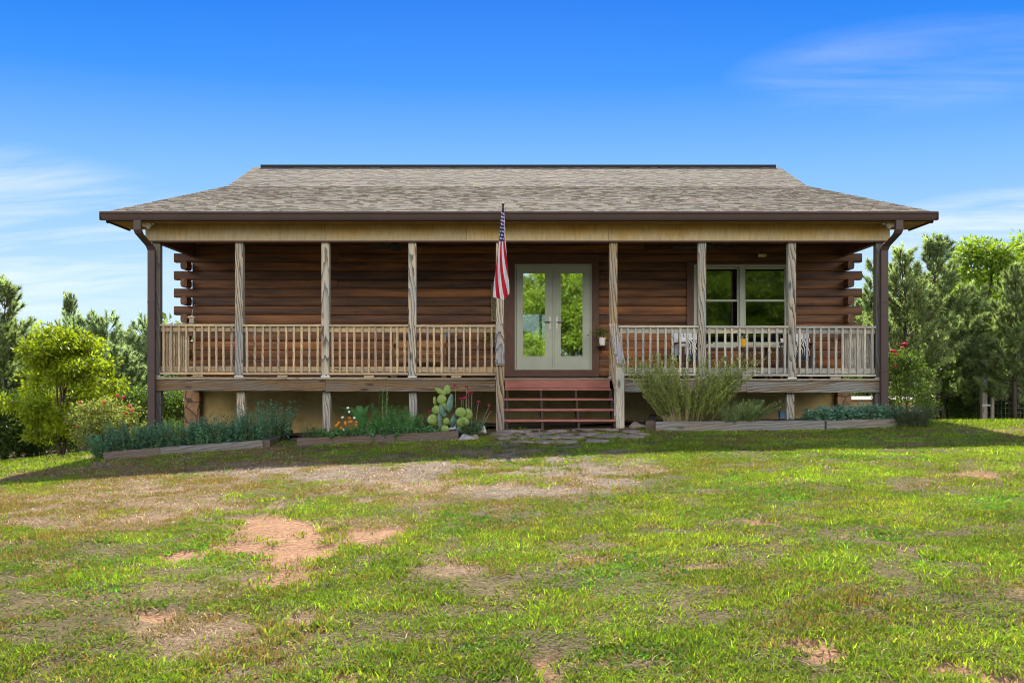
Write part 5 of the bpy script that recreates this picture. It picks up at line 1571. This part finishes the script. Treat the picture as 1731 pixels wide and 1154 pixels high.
def planter(x, y, z, label, mat):
    t = thing('hanging_planter', label, 'planter', (x, y, z))
    m = MB(); m.lathe((0, 0, 0), [(0, 0), (.052, 0), (.07, .15), (.076, .155), (.064, .155), (.06, .13), (0, .13)], 14); m.build('pot', mat, t)
    m = MB(); m.bb(-.09, .09, -.06, 2.245 - y, -.03, -.006); m.bb(-.012, .012, 2.20 - y, 2.225 - y, -.16, -.031); m.build('shelf_bracket', M_dark, t)
    rgp = np.random.default_rng(int(abs(x) * 100)); n = 150
    q = rgp.normal(size=(n, 3)) * np.array([.085, .06, .06]) + np.array([-.02, 0, .22])
    fast('foliage', *leaves(q, .055, .035, vary((.10, .17, .04), n, .3, .08, 2), seed=5), M_leaf, t)
    return t


planter(X(1018.5, 19.9), 1.95, Z(583, 19.9), 'white bucket planter with trailing green leaves right of the door', M_white)
planter(X(834, 19.9), 1.95, Z(584, 19.9), 'dark pot with green leaves half hidden behind the left stair post', plain('dark_pot', (.05, .05, .05), .6))
cup = MB(); prf = [(0, 0), (.045, 0), (.06, .13), (.054, .13), (.04, .01), (0, .01)]
cup.lathe((0, 0, 0), prf, 14); cup.tube([(.055, 0, .10), (.1, 0, .085), (.095, 0, .04), (.048, 0, .03)], .008, 6)
o = cup.build('blue_cup', plain('bright_blue_plastic', (.02, .24, .50), .4), smooth=False); o.location = (X(758, 20.1), 2.16, Z(570, 20.1)); o.rotation_euler = (0, -.7, .4); tag(o, 'bright blue plastic cup hung on the log wall right of the bench', 'cup')
# vertical wooden sign
sgx, sgz0, sgz1 = X(835.5, 20.15), Z(543, 20.15), Z(480.5, 20.15)
sg = thing('welcome_sign', 'tall narrow wooden sign lettered downwards left of the door', 'sign', (sgx, 2.236, sgz0))
m = MB(); m.bb(-.065, .065, -.012, .008, 0, sgz1 - sgz0); m.build('board', wood('sign_wood', (.17, .14, .09), (.13, .10, .06), (.06, .05, .03), ring=20), sg)
m = MB(); m.tube([(-.02, 0, sgz1 - sgz0), (-.02, 0, sgz1 - sgz0 + .05), (0, 0, sgz1 - sgz0 + .07), (.02, 0, sgz1 - sgz0 + .05), (.02, 0, sgz1 - sgz0)], .005, 6); m.build('hook', M_galv, sg)
M_let = plain('sign_lettering', (.025, .06, .03), .6)
for k, ch in enumerate('WELCOME'):
    fc = bpy.data.curves.new('letter', 'FONT'); fc.body = ch; fc.size = .115; fc.align_x = 'CENTER'; fc.extrude = .001; fc.materials.append(M_let)
    to = bpy.data.objects.new('letter', fc); COL.objects.link(to); bpy.context.view_layer.update(); lm = bpy.data.meshes.new_from_object(to.evaluated_get(bpy.context.evaluated_depsgraph_get())); bpy.data.objects.remove(to)
    fo = bpy.data.objects.new('letter', lm); COL.objects.link(fo); fo.parent = sg; fo.rotation_euler = (math.pi / 2, 0, 0); fo.location = (0, -.0145, sgz1 - sgz0 - .11 - k * .098)
# bird feeder at left corner
bf = thing('bird_feeder', 'small pale wooden feeder hanging by a cord at the left log corner', 'bird feeder', (X(325, 19.95), 1.93, Z(546, 19.95)))
m = MB(); m.bb(-.06, .06, -.05, .05, .0, .012); m.bb(-.042, .042, -.035, .035, .013, .10); m.build('body', M_railg, bf)
m = MB(); m.prism([(-.08, -.06, .10), (.08, -.06, .10), (.05, -.06, .135), (-.05, -.06, .135)], (0, .12, 0)); m.build('roof', M_railg, bf)
m = MB(); m.tube([(0, 0, .135), (.012, .0, .26), (.03, .08, .36), (.03, .30, .38)], .004, 5); m.build('cord', M_galv, bf)
# ceiling fans
M_fan = plain('dark_fan', (.04, .04, .042), .5)
for px, lab in ((668, 'dark ceiling fan under the left half of the porch roof'), (1196, 'dark ceiling fan under the right half of the porch roof')):
    x = X(px, 19.1); f = thing('ceiling_fan', lab, 'ceiling fan', (x, 1.1, 3.629), 0, 'ceiling fans under the porch roof')
    m = MB(); m.lathe((0, 0, -.36), [(.0, 0), (.05, .01), (.10, .05), (.11, .12), (.06, .16), (.014, .18), (.014, .33), (.06, .34), (.06, .359)], 16); m.build('motor', M_fan, f)
    for k in range(5):
        a = k * 1.2566 + .25 + (px > 1000) * .3; m = MB()
        M = Matrix.Rotation(a, 3, 'Z') @ Matrix.Rotation(.2, 3, 'X')
        m.box(M @ Vector((.40, 0, 0)) + Vector((0, 0, -.275)), (.5, .13, .008), M=M); m.box(M @ Vector((.13, 0, 0)) + Vector((0, 0, -.275)), (.1, .03, .01), M=M)
        m.build('blade', M_fan, f)
# flood lights
M_lens = plain('lamp_lens', (.75, .76, .70), .2)
for px, py, s, lab in ((251, 381, 1, 'white flood light under the left eave corner'), (1503, 381, -1, 'white flood light under the right eave corner')):
    d = 17.85; q = P(px, py, d); f = thing('flood_light', lab, 'flood light', tuple(q), 0, 'flood lights under the eave')
    m = MB(); M = Matrix.Rotation(s * .7, 3, 'Y')
    m.lathe((-s * .10, .06, .0), [(.03, 0), (.04, .02), (.04, .105)], 10); m.tube([(-s * .10, .06, .0), (-s * .04, .0, .0)], .012, 6); m.build('mount', M_white, f)
    m = MB(); m.box((0, 0, 0), (.10, .07, .10), M=M, taper=.8); m.build('lamp_head', M_white, f, bevel=.008)
    m = MB(); m.box((s * .005, -.037, 0), (.085, .006, .085), M=M); m.build('lens', M_lens, f)

# ================================================================== flag on an angled pole
fx_ = X(846, 17.9); tipP = P(850.5, 346, 17.05); baseP = Vector((fx_ + .02, -.02, 2.72))
fl = thing('flag', 'stars and stripes flag hanging from an angled pole on the stair post', 'flag', tuple(baseP))
m = MB(); m.tube([Vector((0, 0, 0)), (tipP - baseP)], .013, 8); m.blob(tipP - baseP, (.024, .024, .028), 1, 10, 6, 0); m.build('pole', plain('dark_pole', (.04, .03, .025), .4), fl)
m = MB(); m.bar((0, .012, -.06), (0, .012, .06), .05, .02, up=(0, 1, 0)); m.tube([(0, 0, -.02), (tipP - baseP) * .09], .02, 8); m.build('bracket', M_galv, fl)
NS, NV = 28, 44; vs, fs, uv = [], [], []
dv = (baseP - tipP).normalized(); L = 1.60
for j in range(NV + 1):
    v = j / NV
    for i in range(NS + 1):
        s = i / NS
        hoist = tipP + dv * (.03 + .62 * s * (1 - v) ** 1.1)               # along the pole at the top, gathering as it falls
        wv = (.03 + .225 * min(1, v * 1.05) ** .75)
        fold = .06 * math.sin(s * 2 * math.pi * .95 + .4 + v * 1.4) * (.15 + min(1, v * 1.6)) + .02 * math.sin(s * 19 + v * 3) * v
        x = tipP.x - .035 * v + wv * (s - .5) + .012 * math.sin(v * 5 + s * 3)
        zt = max(hoist.z, tipP.z - .45) if v < .01 else hoist.z
        z = tipP.z - .035 - v * L * (1 - .09 * max(0, s - .62) / .38 * v - .055 * (1 - s) * v) - (.03 * s * (1 - v))
        y = tipP.y + .05 + .10 * s * (1 - v) + fold
        vs.append(Vector((x, y, z)) - baseP); uv.append((s, v))
for j in range(NV):
    for i in range(NS): k = j * (NS + 1) + i; fs.append((k, k + 1, k + NS + 2, k + NS + 1))
fm, nt, b, o_ = newmat('flag_cloth')
sp_ = nd(nt, 'ShaderNodeSeparateXYZ', {0: attr(nt, 'gc').outputs['Vector']}); U, V = sp_.outputs[0], sp_.outputs[1]
us = math_(nt, 'ADD', math_(nt, 'MULTIPLY', U, 4.4), math_(nt, 'MULTIPLY', math_(nt, 'SUBTRACT', 1.0, V), 3.4))
stripe = math_(nt, 'GREATER_THAN', math_(nt, 'FRACT', math_(nt, 'MULTIPLY', us, .5)), .5)
c = mix(nt, stripe, (.78, .76, .74), (.55, .018, .045))
row = math_(nt, 'MULTIPLY', V, 26.0); off = math_(nt, 'MULTIPLY', math_(nt, 'MODULO', math_(nt, 'FLOOR', row), 2.0), .5)
fu = math_(nt, 'SUBTRACT', math_(nt, 'FRACT', math_(nt, 'ADD', math_(nt, 'MULTIPLY', U, 4.0), off)), .5); fv = math_(nt, 'SUBTRACT', math_(nt, 'FRACT', row), .5)
rad = math_(nt, 'ADD', math_(nt, 'MULTIPLY', fu, fu), math_(nt, 'MULTIPLY', fv, fv))
star = math_(nt, 'LESS_THAN', rad, .075)
can = mix(nt, star, (.022, .035, .16), (.8, .8, .8))
inc = math_(nt, 'MULTIPLY', math_(nt, 'LESS_THAN', V, .36), math_(nt, 'LESS_THAN', U, .80))
c = mix(nt, inc, c, can)
nt.links.new(c, b.inputs['Base Color']); b.inputs['Roughness'].default_value = .8; b.inputs['Specular IOR Level'].default_value = .1
tr = nd(nt, 'ShaderNodeBsdfTranslucent'); nt.links.new(c, tr.inputs[0]); ms = nd(nt, 'ShaderNodeMixShader', {0: .35})
nt.links.new(b.outputs[0], ms.inputs[1]); nt.links.new(tr.outputs[0], ms.inputs[2]); nt.links.new(ms.outputs[0], o_.inputs[0])
m = MB(); m.add(vs, fs, [(a, b2_, 0) for a, b2_ in uv]); m.build('cloth', fm, fl, smooth=True)

# ================================================================== fence, hutch
fence = thing('wire_fence', 'wire mesh fence on grey wooden posts at the wood edge on the right', 'fence', (X(1663, 31), 13, G(X(1663, 31), 13)))
fo_ = fence.location
for px, top, d, w in ((1663, 608, 31, .16), (1677, 672, 31.2, .09), (1595, 660, 33, .10), (1790, 640, 30.5, .14)):
    x, y, z = treeloc(px, d); m = MB(); m.bb(x - w / 2, x + w / 2, y - w / 2, y + w / 2, z - .2, Z(top, d)); m.build('post', M_post, fence, off=fo_, bevel=.012)
m = MB(); x, y, z = treeloc(1663, 31); m.bb(x - .1, x + .16, y - .1, y - .081, z + .55, z + .6); m.build('latch_strap', M_galv, fence, off=fo_)
m = MB()
pa, pb_ = Vector((X(1560, 34), 16.0, 0)), Vector((X(1800, 30.6), 12.5, 0))
for i in range(9):
    h = .06 + i * .15
    m.tube([Vector((pa.lerp(pb_, t).x, pa.lerp(pb_, t).y, G(*pa.lerp(pb_, t).xy) + h)) for t in (0, .25, .5, .75, 1)], .0035, 4)
for i in range(41):
    q = pa.lerp(pb_, i / 40); g = G(q.x, q.y); m.tube([(q.x, q.y, g + .05), (q.x, q.y, g + 1.27)], .003, 4)
m.build('wire_mesh', M_galv, fence, off=fo_)
d = 23.5; hx0, hx1 = X(1430, d), X(1556, d); hz = Z(702, d); ht = Z(677, d)
hut = thing('plywood_hutch', 'low plywood hutch with a pale lid behind the right deck corner', 'hutch', ((hx0 + hx1) / 2, d + CAMY + .4, hz))
o3 = hut.location
M_pan = plain('raw_plywood', (.40, .27, .13), .8, 0, .15, 3)
m = MB(); m.bb(hx0, hx1 - .06, d + CAMY, d + CAMY + .8, hz - .3, ht); m.build('body', M_pan, hut, off=o3)
m = MB(); m.prism([(hx0 - .04, d + CAMY - .06, ht + .003), (hx0 - .04, d + CAMY + .86, ht + .06), (hx0 - .04, d + CAMY + .86, ht + .09), (hx0 - .04, d + CAMY - .06, ht + .035)], (hx1 - hx0 - .0, 0, 0)); m.build('lid', plain('pale_lid', (.30, .28, .25), .7), hut, off=o3)
m = MB(); m.bb(hx1 - .058, hx1 + .03, d + CAMY - .03, d + CAMY + .06, hz - .3, ht + .0); m.build('corner_post', M_post, hut, off=o3)
